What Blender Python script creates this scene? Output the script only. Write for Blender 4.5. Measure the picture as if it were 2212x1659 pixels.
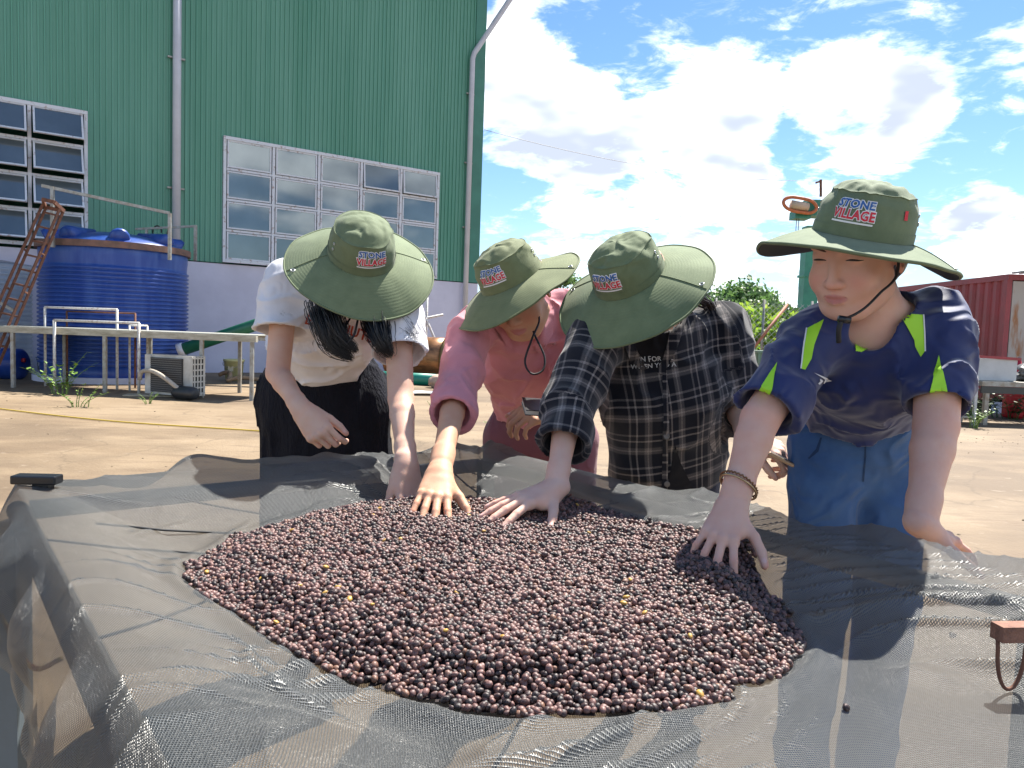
import bpy, bmesh, math, random
import numpy as np
from mathutils import Vector, Matrix, Euler
from mathutils.bvhtree import BVHTree

for o in list(bpy.data.objects):
    bpy.data.objects.remove(o, do_unlink=True)
scene = bpy.context.scene
COL = scene.collection
rng = np.random.default_rng(7)
random.seed(7)
R_ = math.radians

# ------------------------------------------------------------------ camera
CAM_H, PITCH, ROLL, FPX = 1.12, 3.9, -2.0, 1620.0
camd = bpy.data.cameras.new('camera')
cam = bpy.data.objects.new('camera', camd)
COL.objects.link(cam)
cam.location = (0, 0, CAM_H)
cam.rotation_euler = (R_(90 - PITCH), R_(ROLL), 0)
camd.sensor_width = 36.0
camd.lens = FPX / 2212.0 * 36.0
camd.clip_start = 0.02
camd.clip_end = 4000
scene.camera = cam
RC = np.array(Euler((R_(90 - PITCH), R_(ROLL), 0)).to_matrix())
CC = np.array([0, 0, CAM_H])

def ray(px, py):
    return RC @ np.array([(px - 1106) / FPX, -(py - 829.5) / FPX, -1.0])

def at(px, py, Y):                       # a point of the place seen at that spot, Y metres ahead
    r = ray(px, py)
    return CC + r * (Y / r[1])

def atz(px, py, Z):                      # the same, on the level Z
    r = ray(px, py)
    return CC + r * ((Z - CAM_H) / r[2])

# ------------------------------------------------------------------ sun, sky, exposure
SUN_AZ, SUN_EL = 34.0, 57.0
sund = bpy.data.lights.new('sun', 'SUN')
sund.energy = 4.7
sund.angle = R_(0.53)
sund.color = (1.0, 0.95, 0.86)
sun = bpy.data.objects.new('sun', sund)
COL.objects.link(sun)
sdir = Vector((math.sin(R_(SUN_AZ)) * math.cos(R_(SUN_EL)), math.cos(R_(SUN_AZ)) * math.cos(R_(SUN_EL)), math.sin(R_(SUN_EL))))
sun.rotation_euler = sdir.to_track_quat('Z', 'Y').to_euler()
sun.location = (0, 0, 30)

world = bpy.data.worlds.new('World')
scene.world = world
world.use_nodes = True
world.cycles.sampling_method = 'MANUAL'
world.cycles.sample_map_resolution = 512
wn = world.node_tree
wn.nodes.clear()

def wnode(t, **kw):
    n = wn.nodes.new(t)
    for k, v in kw.items():
        setattr(n, k, v)
    return n
def wl(a, b):
    wn.links.new(a, b)
def wmath(op, a, b=None, clamp=False):
    n = wnode('ShaderNodeMath', operation=op, use_clamp=clamp)
    for i, v in enumerate((a, b)):
        if v is None: continue
        if isinstance(v, (int, float)): n.inputs[i].default_value = v
        else: wl(v, n.inputs[i])
    return n.outputs[0]

sky = wnode('ShaderNodeTexSky', sky_type='NISHITA')
sky.sun_disc = False
sky.sun_elevation = R_(SUN_EL)
sky.sun_rotation = R_(SUN_AZ)
sky.air_density = 1.0
sky.dust_density = 0.15
sky.ozone_density = 3.0
tc = wnode('ShaderNodeTexCoord')
sep = wnode('ShaderNodeSeparateXYZ')
wl(tc.outputs['Generated'], sep.inputs[0])
zc = wmath('ADD', wmath('MAXIMUM', sep.outputs[2], 0.0), 0.28)
px_ = wmath('DIVIDE', sep.outputs[0], zc)
py_ = wmath('DIVIDE', sep.outputs[1], zc)
comb = wnode('ShaderNodeCombineXYZ')
wl(px_, comb.inputs[0]); wl(py_, comb.inputs[1]); wl(wmath('MULTIPLY', sep.outputs[2], 3.0), comb.inputs[2])
def wnoise(scale, detail, rough, off=(0, 0, 0), dist=0.0, src=None):
    mp = wnode('ShaderNodeMapping')
    mp.inputs['Location'].default_value = off
    wl(src or comb.outputs[0], mp.inputs[0])
    n = wnode('ShaderNodeTexNoise')
    n.inputs['Scale'].default_value = scale
    n.inputs['Detail'].default_value = detail
    n.inputs['Roughness'].default_value = rough
    n.inputs['Distortion'].default_value = dist
    wl(mp.outputs[0], n.inputs['Vector'])
    return n.outputs['Fac']
CLOUD_OFF = (2.3, 0.4, 1.2)
big = wnoise(1.25, 3, 0.5, CLOUD_OFF)
fine = wnoise(3.6, 8, 0.6, (5.1, 2.2, 0.7), 0.25)
# cloud banks: each is a heap at its own direction in the sky
def bank(az, el, r):
    d = (math.sin(R_(az)) * math.cos(R_(el)), math.cos(R_(az)) * math.cos(R_(el)), math.sin(R_(el)))
    vm = wnode('ShaderNodeVectorMath', operation='DOT_PRODUCT')
    wl(tc.outputs['Generated'], vm.inputs[0]); vm.inputs[1].default_value = d
    mr = wnode('ShaderNodeMapRange', interpolation_type='SMOOTHSTEP')
    mr.inputs['From Min'].default_value = math.cos(R_(r)); mr.inputs['From Max'].default_value = math.cos(R_(r * 0.25))
    wl(vm.outputs['Value'], mr.inputs['Value'])
    return mr.outputs[0]
BANKS = [(2.5, 17, 8.5, 1.0), (6, 10, 7, .85), (13.5, 14, 7.5, 1.0), (24, 15.5, 6.5, 1.0), (14, 7.5, 6, .7), (33, 7, 5.5, .95), (37, 20, 4.5, .8), (22, 5, 6, .6), (-75, 16, 14, .9), (75, 18, 16, .9), (125, 22, 20, 1.0), (165, 12, 16, .9), (-150, 18, 16, .9)]
acc = None
for az, el, r, s in BANKS:
    b = wmath('MULTIPLY', bank(az, el, r), s)
    acc = b if acc is None else wmath('MAXIMUM', acc, b)
dens = wmath('ADD', wmath('MULTIPLY', acc, 0.36), wmath('ADD', wmath('MULTIPLY', big, 0.3), wmath('MULTIPLY', fine, 1.45)))
cov = wnode('ShaderNodeMapRange', interpolation_type='SMOOTHSTEP')
cov.inputs['From Min'].default_value = 1.01; cov.inputs['From Max'].default_value = 1.22
wl(dens, cov.inputs['Value'])
# thin high wisps
wis = wnoise(9.0, 5, 0.65, (1.0, 7.0, 3.0), 0.4)
wisf = wnode('ShaderNodeMapRange', interpolation_type='SMOOTHSTEP')
wisf.inputs['From Min'].default_value = 0.62; wisf.inputs['From Max'].default_value = 0.92
wisf.inputs['To Max'].default_value = 0.6
wl(wmath('MULTIPLY', wmath('ADD', wis, 0.12), wmath('ADD', big, 0.45)), wisf.inputs['Value'])
cover = wmath('MAXIMUM', cov.outputs[0], wisf.outputs[0])
# shaded undersides of the heaps: the thick middles are grey, the rims white
und = wnode('ShaderNodeMapRange', interpolation_type='SMOOTHSTEP')
und.inputs['From Min'].default_value = 0.44; und.inputs['From Max'].default_value = 0.66
wl(wnoise(2.9, 3, 0.5, (9.4, 3.3, 5.0)), und.inputs['Value'])
und2 = wmath('MULTIPLY', und.outputs[0], wmath('MULTIPLY', cov.outputs[0], 1.0))
crgb = wnode('ShaderNodeMix', data_type='RGBA')
crgb.inputs[6].default_value = (6.0, 6.05, 6.15, 1)
crgb.inputs[7].default_value = (1.9, 2.12, 2.55, 1)
wl(und2, crgb.inputs[0])
mixs = wnode('ShaderNodeMix', data_type='RGBA')
wl(cover, mixs.inputs[0])
hs = wnode('ShaderNodeHueSaturation')
hs.inputs['Saturation'].default_value = 1.15
hs.inputs['Value'].default_value = 0.45
wl(sky.outputs[0], hs.inputs['Color'])
hz = wnode('ShaderNodeMapRange', interpolation_type='SMOOTHSTEP')
hz.inputs['From Min'].default_value = 0.0; hz.inputs['From Max'].default_value = 0.16; hz.inputs['To Min'].default_value = 0.92; hz.inputs['To Max'].default_value = 0.0
wl(sep.outputs[2], hz.inputs['Value'])
hmix = wnode('ShaderNodeMix', data_type='RGBA')
hmix.inputs[7].default_value = (2.1, 2.8, 3.3, 1)
wl(hz.outputs[0], hmix.inputs[0]); wl(hs.outputs[0], hmix.inputs[6])
wl(hmix.outputs[2], mixs.inputs[6]); wl(crgb.outputs[2], mixs.inputs[7])
bg = wnode('ShaderNodeBackground')
bg.inputs['Strength'].default_value = 0.15
wl(mixs.outputs[2], bg.inputs['Color'])
wout = wnode('ShaderNodeOutputWorld')
wl(bg.outputs[0], wout.inputs['Surface'])

scene.view_settings.view_transform = 'Standard'
scene.view_settings.look = 'None'
scene.view_settings.exposure = 1.4
scene.view_settings.gamma = 1.0
scene.view_settings.use_curve_mapping = False
scene.render.engine = 'CYCLES'
scene.cycles.transparent_max_bounces = 24
scene.cycles.max_bounces = 8

# ------------------------------------------------------------------ helpers: materials
def mat(name, col, rough=0.6, metal=0.0, var=0.0, vscale=8.0, col2=None, bump=0.0, bscale=40.0, spec=0.5, sss=0.0, coat=0.0, sheen=0.0, lo=0.35, hi=0.65, detail=5, stretch=None):
    m = bpy.data.materials.new(name)
    m.use_nodes = True
    nt = m.node_tree
    b = nt.nodes['Principled BSDF']
    b.inputs['Base Color'].default_value = (*col, 1)
    b.inputs['Roughness'].default_value = rough
    b.inputs['Metallic'].default_value = metal
    b.inputs['Specular IOR Level'].default_value = spec
    if sss:
        b.inputs['Subsurface Weight'].default_value = sss
        b.inputs['Subsurface Radius'].default_value = (0.012, 0.005, 0.003)
        b.inputs['Subsurface Scale'].default_value = 0.6
    if coat: b.inputs['Coat Weight'].default_value = coat
    if sheen: b.inputs['Sheen Weight'].default_value = sheen
    tcn = nt.nodes.new('ShaderNodeTexCoord')
    src = tcn.outputs['Object']
    if stretch:
        mp = nt.nodes.new('ShaderNodeMapping'); mp.inputs['Scale'].default_value = stretch
        nt.links.new(src, mp.inputs[0]); src = mp.outputs[0]
    if var or col2:
        n = nt.nodes.new('ShaderNodeTexNoise')
        n.inputs['Scale'].default_value = vscale; n.inputs['Detail'].default_value = detail; n.inputs['Roughness'].default_value = 0.6
        nt.links.new(src, n.inputs['Vector'])
        mr = nt.nodes.new('ShaderNodeMapRange')
        mr.inputs['From Min'].default_value = lo; mr.inputs['From Max'].default_value = hi
        nt.links.new(n.outputs['Fac'], mr.inputs['Value'])
        mx = nt.nodes.new('ShaderNodeMix'); mx.data_type = 'RGBA'
        c2 = col2 or tuple(c * (1 - var) for c in col)
        mx.inputs[6].default_value = (*col, 1); mx.inputs[7].default_value = (*c2, 1)
        nt.links.new(mr.outputs[0], mx.inputs[0]); nt.links.new(mx.outputs[2], b.inputs['Base Color'])
    if bump:
        n2 = nt.nodes.new('ShaderNodeTexNoise')
        n2.inputs['Scale'].default_value = bscale; n2.inputs['Detail'].default_value = 6
        nt.links.new(src, n2.inputs['Vector'])
        bp = nt.nodes.new('ShaderNodeBump'); bp.inputs['Strength'].default_value = bump; bp.inputs['Distance'].default_value = 0.01
        nt.links.new(n2.outputs['Fac'], bp.inputs['Height']); nt.links.new(bp.outputs[0], b.inputs['Normal'])
    return m

# ------------------------------------------------------------------ helpers: objects
def obj(name, verts, faces, m=None, parent=None, smooth=False, base=None):
    me = bpy.data.meshes.new(name)
    V = np.asarray(verts, dtype=float)
    b = np.zeros(3) if base is None else np.array(base, float)
    me.from_pydata((V - b).tolist(), [], [list(map(int, f)) for f in faces])
    me.update()
    if smooth: me.polygons.foreach_set('use_smooth', [True] * len(me.polygons))
    if m: me.materials.append(m)
    o = bpy.data.objects.new(name, me)
    COL.objects.link(o)
    o.location = b
    if parent is not None:
        o.parent = parent
        w = world_loc(parent)
        o.location = Vector(b) - w
    return o

def world_loc(o):
    v = Vector(o.location)
    while o.parent is not None:
        o = o.parent; v += Vector(o.location)
    return v

def tag(o, label, cat, group=None, kind=None):
    if label: o['label'] = label
    if cat: o['category'] = cat
    if group: o['group'] = group
    if kind: o['kind'] = kind
    return o

def thing(name, label, cat, loc, group=None):
    o = bpy.data.objects.new(name, None)
    o.empty_display_size = 0.1
    COL.objects.link(o); o.location = loc
    return tag(o, label, cat, group)

def copy_tree(o, parent=None):
    c = o.copy(); COL.objects.link(c); c.parent = parent
    for ch in list(o.children): copy_tree(ch, c)
    return c

class MB:                                   # collects shapes, builds ONE mesh
    def __init__(s): s.v = []; s.f = []
    def add(s, v, f):
        n = len(s.v); s.v += [tuple(map(float, p)) for p in v]; s.f += [[i + n for i in q] for q in f]; return s
    def box(s, c, size, ax=None):
        X, Y, Z = (np.eye(3) if ax is None else np.array(ax, float))
        h = np.array(size) / 2; c = np.array(c, float); v = []
        for dz in (-1, 1):
            for dx, dy in ((-1, -1), (1, -1), (1, 1), (-1, 1)):
                v.append(c + X * dx * h[0] + Y * dy * h[1] + Z * dz * h[2])
        return s.add(v, [[3, 2, 1, 0], [4, 5, 6, 7], [0, 1, 5, 4], [1, 2, 6, 5], [2, 3, 7, 6], [3, 0, 4, 7]])
    def bar(s, a, b, w, h=None, up=(0, 0, 1)):   # a rectangular bar from a to b
        a = np.array(a, float); b = np.array(b, float); h = h or w
        X = b - a; L = np.linalg.norm(X); X /= L
        Y = np.cross(up, X)
        if np.linalg.norm(Y) < 1e-3: Y = np.cross((1, 0, 0), X)
        Y /= np.linalg.norm(Y); Z = np.cross(X, Y)
        return s.box((a + b) / 2, (L, w, h), (X, Y, Z))
    def tube(s, pts, r, n=8, cap=True):
        P = np.array(pts, float); rr = np.full(len(P), r) if np.isscalar(r) else np.array(r, float)
        T = np.gradient(P, axis=0); T /= np.linalg.norm(T, axis=1)[:, None] + 1e-12
        u = np.cross(T[0], (0, 0, 1.0))
        if np.linalg.norm(u) < 1e-2: u = np.cross(T[0], (1.0, 0, 0))
        v = []
        for i in range(len(P)):
            u = u - T[i] * (u @ T[i]); u /= np.linalg.norm(u); w = np.cross(T[i], u)
            for k in range(n):
                a = 2 * math.pi * k / n
                v.append(P[i] + rr[i] * (math.cos(a) * u + math.sin(a) * w))
        f = [[i * n + k, i * n + (k + 1) % n, (i + 1) * n + (k + 1) % n, (i + 1) * n + k] for i in range(len(P) - 1) for k in range(n)]
        if cap: f += [list(range(n))[::-1], [(len(P) - 1) * n + k for k in range(n)]]
        return s.add(v, f)
    def lathe(s, c, prof, n=32, ax=None):
        X, Y, Z = (np.eye(3) if ax is None else np.array(ax, float)); c = np.array(c, float); v = []
        for r, z in prof:
            for k in range(n):
                a = 2 * math.pi * k / n
                v.append(c + X * r * math.cos(a) + Y * r * math.sin(a) + Z * z)
        f = [[i * n + k, i * n + (k + 1) % n, (i + 1) * n + (k + 1) % n, (i + 1) * n + k] for i in range(len(prof) - 1) for k in range(n)]
        return s.add(v, f)
    def build(s, name, m, parent=None, smooth=False, base=None):
        return obj(name, s.v, s.f, m, parent, smooth, base)

# value noise on arrays of points
_perm = np.random.default_rng(3).random(4096).astype(np.float32)
def vnoise(P):
    P = np.asarray(P, dtype=np.float32); i = np.floor(P).astype(np.int64); f = P - i; f = f * f * (3 - 2 * f)
    def hsh(x, y, z): return _perm[(x * 73 + y * 1637 + z * 3271 + (x * y) * 17 + (y * z) * 29) & 4095]
    x, y, z = i[..., 0], i[..., 1], i[..., 2]; fx, fy, fz = f[..., 0], f[..., 1], f[..., 2]
    def lx(yy, zz): return hsh(x, yy, zz) * (1 - fx) + hsh(x + 1, yy, zz) * fx
    return (lx(y, z) * (1 - fy) + lx(y + 1, z) * fy) * (1 - fz) + (lx(y, z + 1) * (1 - fy) + lx(y + 1, z + 1) * fy) * fz - 0.5
def fbm(P, o=4):
    P = np.asarray(P, dtype=np.float32); r = 0; a = 1.0
    for k in range(o): r = r + a * vnoise(P * 2.0 ** k + 17.3 * k); a *= 0.5
    return r
def nrm(v): v = np.array(v, float); return v / np.linalg.norm(v)
# ================================================================== THE SETTING
M = {}
# ---- ground: worn tan concrete
def ground_mat():
    m = bpy.data.materials.new('worn_concrete'); m.use_nodes = True; nt = m.node_tree; b = nt.nodes['Principled BSDF']
    N = nt.nodes.new; Lk = nt.links.new
    tcn = N('ShaderNodeTexCoord')
    def nz(scale, det, stretch=(1, 1, 1), rough=.6):
        mp = N('ShaderNodeMapping'); mp.inputs['Scale'].default_value = stretch; Lk(tcn.outputs['Object'], mp.inputs[0])
        n = N('ShaderNodeTexNoise'); n.inputs['Scale'].default_value = scale; n.inputs['Detail'].default_value = det; n.inputs['Roughness'].default_value = rough
        Lk(mp.outputs[0], n.inputs['Vector']); return n.outputs['Fac']
    def rng_(s, a, c, lo=0., hi=1.):
        r = N('ShaderNodeMapRange'); r.inputs['From Min'].default_value = a; r.inputs['From Max'].default_value = c
        r.inputs['To Min'].default_value = lo; r.inputs['To Max'].default_value = hi; Lk(s, r.inputs['Value']); return r.outputs[0]
    def mix(f, a, c):
        x = N('ShaderNodeMix'); x.data_type = 'RGBA'; Lk(f, x.inputs[0])
        for i, v in ((6, a), (7, c)):
            if isinstance(v, tuple): x.inputs[i].default_value = (*v, 1)
            else: Lk(v, x.inputs[i])
        return x.outputs[2]
    c = mix(rng_(nz(.9, 8), .4, .62), (.215, .152, .088), (.275, .203, .125))
    c = mix(rng_(nz(.32, 5, (1, 1.6, 1)), .47, .60, 0, .8), c, (.105, .071, .041))       # damp dirty areas
    c = mix(rng_(nz(2.3, 6, (.6, 2.4, 1)), .54, .70, 0, .75), c, (.125, .08, .046))
    c = mix(rng_(nz(6.5, 6), .62, .72, 0, .6), c, (.34, .275, .20))                     # pale scuffs
    c = mix(rng_(nz(60, 4), .35, .7, 0, .45), c, (.16, .105, .063))                      # grit
    # hairline cracks
    vo = N('ShaderNodeTexVoronoi'); vo.feature = 'DISTANCE_TO_EDGE'; vo.inputs['Scale'].default_value = .55
    wv = N('ShaderNodeMapping'); Lk(tcn.outputs['Object'], wv.inputs[0])
    nd = N('ShaderNodeTexNoise'); nd.inputs['Scale'].default_value = 2.2; nd.inputs['Detail'].default_value = 5; Lk(tcn.outputs['Object'], nd.inputs['Vector'])
    va = N('ShaderNodeVectorMath'); va.operation = 'MULTIPLY_ADD'; va.inputs[1].default_value = (.55, .55, 0); Lk(nd.outputs['Color'], va.inputs[0]); Lk(tcn.outputs['Object'], va.inputs[2])
    Lk(va.outputs[0], vo.inputs['Vector'])
    c = mix(rng_(vo.outputs['Distance'], .0, .008, .5, 0), c, (.09, .062, .036))
    Lk(c, b.inputs['Base Color'])
    b.inputs['Roughness'].default_value = .8
    bp = N('ShaderNodeBump'); bp.inputs['Strength'].default_value = .35; bp.inputs['Distance'].default_value = .02
    Lk(nz(30, 8), bp.inputs['Height']); Lk(bp.outputs[0], b.inputs['Normal'])
    return m
M['ground'] = ground_mat()
g = obj('ground', [(-1500, -300, 0), (1500, -300, 0), (1500, 2500, 0), (-1500, 2500, 0)], [[0, 1, 2, 3]], M['ground'])
g['kind'] = 'structure'; g['label'] = 'tan worn concrete yard'

M['green_steel'] = mat('green_painted_steel', (.075, .26, .18), .42, 0, .2, 1.6, (.12, .32, .24), bump=.08, bscale=3, stretch=(1, 1, .10), detail=8)
M['green_trim'] = mat('green_trim', (.05, .21, .15), .45, 0, .2, 2)
M['plaster'] = mat('skylight_tinted_plaster', (.62, .62, .74), .85, 0, .12, .9, (.52, .52, .63), bump=.2, bscale=25)  # white plaster with the lavender cast of skylight mixed into its colour
M['winframe'] = mat('weathered_window_paint', (.60, .63, .68), .6, 0, 0, 11, (.27, .15, .10), lo=.56, hi=.72, detail=8, bump=.2, bscale=60)
M['glass'] = mat('window_glass', (.20, .235, .25), .04, .55, .25, .7, (.14, .17, .185), spec=.9)
M['dark_in'] = mat('dark_interior', (.02, .02, .02), .9)
M['pvc'] = mat('grey_pvc_pipe', (.52, .54, .60), .45, 0, .12, 3)
M['galv'] = mat('galvanised_steel', (.36, .37, .36), .45, .45, .3, 12, (.25, .22, .18))
M['rust'] = mat('rusty_steel', (.20, .085, .05), .8, .1, .4, 18, (.11, .05, .035), bump=.3, bscale=80)
M['blue_plastic'] = mat('blue_tank_plastic', (.012, .05, .26), .36, 0, .18, 3.0, (.05, .11, .36), lo=.42, hi=.75, detail=8, stretch=(1.5, 1.5, .25))
M['white_paint'] = mat('white_painted_pipe', (.62, .61, .58), .55, 0, .4, 25, (.36, .26, .2), lo=.5, hi=.7)

# ---- the factory: a plane through P0 with direction WD, outward normal WNn
P0 = atz(480, 805, 0)
wa = R_(55.0)
WD = np.array([math.sin(wa), math.cos(wa), 0]); WNn = np.array([math.cos(wa), -math.sin(wa), 0]); UZ = np.array([0, 0, 1.0])
def W(s, z, out=0.0): return P0 + WD * s + UZ * z + WNn * out
fac = thing('factory_building', 'large factory hall clad in ribbed green steel over pale plaster', 'building', W(0, 0))
S0, S1, ZG, ZT = -14.0, 6.72, 2.45, 10.9
WIN = [(-6.47, -2.67, 2.52, 5.19, 4, 4), (0.0, 5.36, 2.50, 5.18, 5, 4)]
mb = MB()
pitch = .105
prof = [(0, 0), (.30, 0), (.38, .028), (.62, .028), (.70, 0)]
def clad(sa, sb, z0, z1):
    n = int(round((sb - sa) / pitch)); pts = []
    for i in range(n):
        for u, o in prof: pts.append((sa + (sb - sa) * (i + u) / n, o + .007 * ((i // 9) % 2)))
    pts.append((sb, 0))
    v = []; f = []
    for s, o in pts: v += [W(s, z0, o), W(s, z1, o)]
    for i in range(len(pts) - 1): f.append([2 * i, 2 * i + 2, 2 * i + 3, 2 * i + 1])
    mb.add(v, f)
clad(S0, -6.47, ZG, ZT); clad(-6.47, -2.67, 5.19, ZT); clad(-2.67, 0.0, ZG, ZT); clad(0, 5.36, 5.18, ZT); clad(5.36, 6.40, ZG, ZT)
mb.build('cladding', M['green_steel'], fac)
MB().box(W((S0 + S1) / 2, ZG / 2 - .01, -.11), (S1 - S0, .2, ZG - .02), (WD, -WNn, UZ)).build('plinth_wall', M['plaster'], fac)
ct = MB().box(W(6.56, (ZG + ZT) / 2, -.02), (.32, .09, ZT - ZG), (WD, -WNn, UZ))
ct.build('corner_trim', M['green_trim'], fac)
MB().box(W((S0 + S1) / 2, ZT + .12, .25), (S1 - S0 + .6, 1.1, .22), (WD, -WNn, UZ)).build('eave', M['green_trim'], fac)
# the rest of the shell: end wall, back, roof
end = MB()
end.add([W(S1, 0, -.01), W(S1, 0, -9), W(S1, ZT, -9), W(S1, ZT, -.01)], [[0, 1, 2, 3]])
end.add([W(S0, 0, -9), W(S1, 0, -9), W(S1, ZT, -9), W(S0, ZT, -9)], [[0, 1, 2, 3]])
end.add([W(S0, 0, -.01), W(S0, 0, -9), W(S0, ZT, -9), W(S0, ZT, -.01)], [[0, 1, 2, 3]])
end.build('rear_cladding', M['green_trim'], fac)
MB().add([W(S0, ZT + .02, 0), W(S1, ZT + .02, 0), W(S1, ZT + .9, -9), W(S0, ZT + .9, -9)], [[0, 1, 2, 3]]).build('roof', M['green_trim'], fac)
def wbar(m_, sa, za, sb, zb, w, d, out):
    if abs(sa - sb) > abs(za - zb): m_.box(W((sa + sb) / 2, (za + zb) / 2, out), (abs(sb - sa), d, w), (WD, -WNn, UZ))
    else: m_.box(W((sa + sb) / 2, (za + zb) / 2, out), (w, d, abs(zb - za)), (WD, -WNn, UZ))
for wi, (sa, sb, za, zb, nc, nr) in enumerate(WIN):
    fr = MB()
    wbar(fr, sa - .03, zb, sb + .03, zb, .07, .1, .045); wbar(fr, sa - .03, za, sb + .03, za, .07, .1, .045)
    for c in range(nc + 1):
        s = sa + (sb - sa) * c / nc
        wbar(fr, s, za + .036, s, zb - .036, .062, .09, .04)
    rows = [za + (zb - za) * r / nr for r in range(nr + 1)]
    for r in range(1, nr): wbar(fr, sa + .044, rows[r], sb - .044, rows[r], .05, .07, .035)
    win = fr.build('window', M['winframe'], fac)
    for c in range(nc):
        for r in range(nr):
            a0 = sa + (sb - sa) * c / nc + .05; a1 = sa + (sb - sa) * (c + 1) / nc - .05
            b0, b1 = rows[r] + .035, rows[r + 1] - .035
            tilt = R_(24 + 3 * random.random()) if wi == 0 else R_(random.choice([0, 0, .4, 1.2]) + (5 if (c, r) in ((3, 3), (4, 3)) else 0))
            hgt = b1 - b0
            dn = -UZ * math.cos(tilt) + WNn * math.sin(tilt); nn = WNn * math.cos(tilt) + UZ * math.sin(tilt)
            top = W((a0 + a1) / 2, b1, .06); mid = top + dn * hgt / 2
            sm = MB()
            for e in (-1, 1):
                sm.box(mid + WD * e * ((a1 - a0) / 2 - .02), (.034, .035, hgt), (WD, -nn, -dn))
                sm.box(mid + dn * e * (hgt / 2 - .02), (a1 - a0 - .07, .033, .032), (WD, -nn, -dn))
            sm.build('sash', M['winframe'], win)
            MB().box(mid, (a1 - a0 - .06, .008, hgt - .055), (WD, -nn, -dn)).build('pane', M['glass'], win)
# downpipes
def pipe_b(s, z, w=.2):
    return MB().box(W(s, z, .07), (w, .05, .035), (WD, -WNn, UZ))
dp = MB().tube([W(-1.0, 1.6, .14), W(-1.0, ZT, .14)], .085, 14).build('downpipe', M['pvc'], fac, True)
for z in (6.64, 3.94): pipe_b(-1.0, z, .34).build('bracket', M['galv'], dp)
MB().tube([W(-1.0, 1.6, .14), W(-1.0, 0, .14)], .075, 14).build('downpipe', M['pvc'], fac, True)
dp = MB().tube([W(6.25, 0, .13), W(6.25, 8.3, .13), W(6.29, 8.45, .14), W(7.35, 10.25, .45), W(7.8, 11.0, .6)], .07, 14).build('downpipe', M['pvc'], fac, True)
for z in (3.9, 5.6, 7.4): pipe_b(6.25, z, .24).build('bracket', M['galv'], dp)

# ---- blue water tank with rusty hoop and guard rails
TC = np.array(at(250, 818, 14.0)); TC[2] = 0; TR = 1.21
tank = thing('water_tank', 'big ribbed blue plastic water tank against the green factory wall', 'water tank', TC)
MB().lathe(TC, [(0, .1), (TR + .12, .1), (TR + .12, 0)], 40).build('plinth', M['plaster'], tank)
pr = [(TR - .01, .1), (TR, .14)]
z = .30; pr += [(TR, .30)]
while z < 2.02:
    pr += [(TR, z), (TR + .035, z + .018), (TR + .035, z + .042), (TR, z + .06)]; z += .072
pr += [(TR, 2.06), (TR + .015, 2.2), (TR + .02, 2.40), (TR - .05, 2.47), (TR - .28, 2.58), (.5, 2.66), (0, 2.68)]
MB().lathe(TC, pr, 72).build('body', M['blue_plastic'], tank, True)
for k in range(8):
    a = -2.6 + k * math.pi / 4
    d = np.array([math.cos(a), math.sin(a), 0])
    MB().tube([TC + d * (TR - .1) + UZ * 2.5, TC + d * (TR - .14) + UZ * 2.52, TC + d * .5 + UZ * 2.66], [.15, .17, .04], 14).build('lug', M['blue_plastic'], tank, True)
M['weathered_band'] = mat('rusty_wood_band', (.20, .11, .085), .8, 0, .4, 7, (.12, .075, .06), bump=.3)
MB().lathe(TC, [(TR + .025, 2.33), (TR + .07, 2.33), (TR + .07, 2.44), (TR + .025, 2.44)], 72).build('hoop', M['weathered_band'], tank)
tA, tB, tC = TC + np.array([-.35, -1.33, 0]), TC + np.array([1.25, -.55, 0]), TC + np.array([1.2, .65, 0])
for p, z0, z1 in ((tA, 2.28, 3.28), (tB, 2.2, 3.02), (tC, 2.3, 2.98)): MB().bar(p + UZ * z0, p + UZ * z1, .05).build('rail_post', M['galv'], tank)
MB().bar(tA + UZ * 3.28 - np.array([.15, .05, 0]), tB + UZ * 3.02, .05).build('hand_rail', M['galv'], tank)
MB().bar(tC + UZ * 2.96, tC + UZ * 2.9 + np.array([-1.3, .3, 0]), .04).build('hand_rail', M['galv'], tank)
MB().bar(tC + np.array([-1.05, .22, 2.9]), tC + np.array([-1.05, .22, 2.5]), .04).build('rail_post', M['galv'], tank)
cp = [tC + np.array([-.85 + .12 * math.cos(t), .15 + .05 * t, 2.93 + .14 * math.sin(t) - .1]) for t in np.linspace(0, 7, 24)]
MB().tube(cp + [tC + np.array([-.6, 0, 2.6])], .014, 6).build('cable_loop', mat('black_cable', (.02, .02, .02), .5), tank, True)

# ---- corrugated silver silo behind the ladder
SC = at(10, 805, 15.0); SC[2] = 0; SC[0] -= .75
silo = thing('grain_silo', 'silver corrugated round silo half hidden by the rusty ladder', 'silo', SC)
M['zinc'] = mat('zinc_sheet', (.52, .54, .56), .45, .35, .2, 3)
pr = [(1.45, .02)]; z = .04
while z < 2.05: pr += [(1.45, z), (1.47, z + .045), (1.45, z + .09)]; z += .09
pr += [(1.45, 2.1), (0, 2.45)]
MB().lathe(SC, pr, 56).build('body', M['zinc'], silo, True)
MB().bar(SC + np.array([.2, -1.52, 2.2]), SC + np.array([1.62, -1.0, 1.2]), .08, .06).build('brace', M['galv'], silo)

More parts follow.
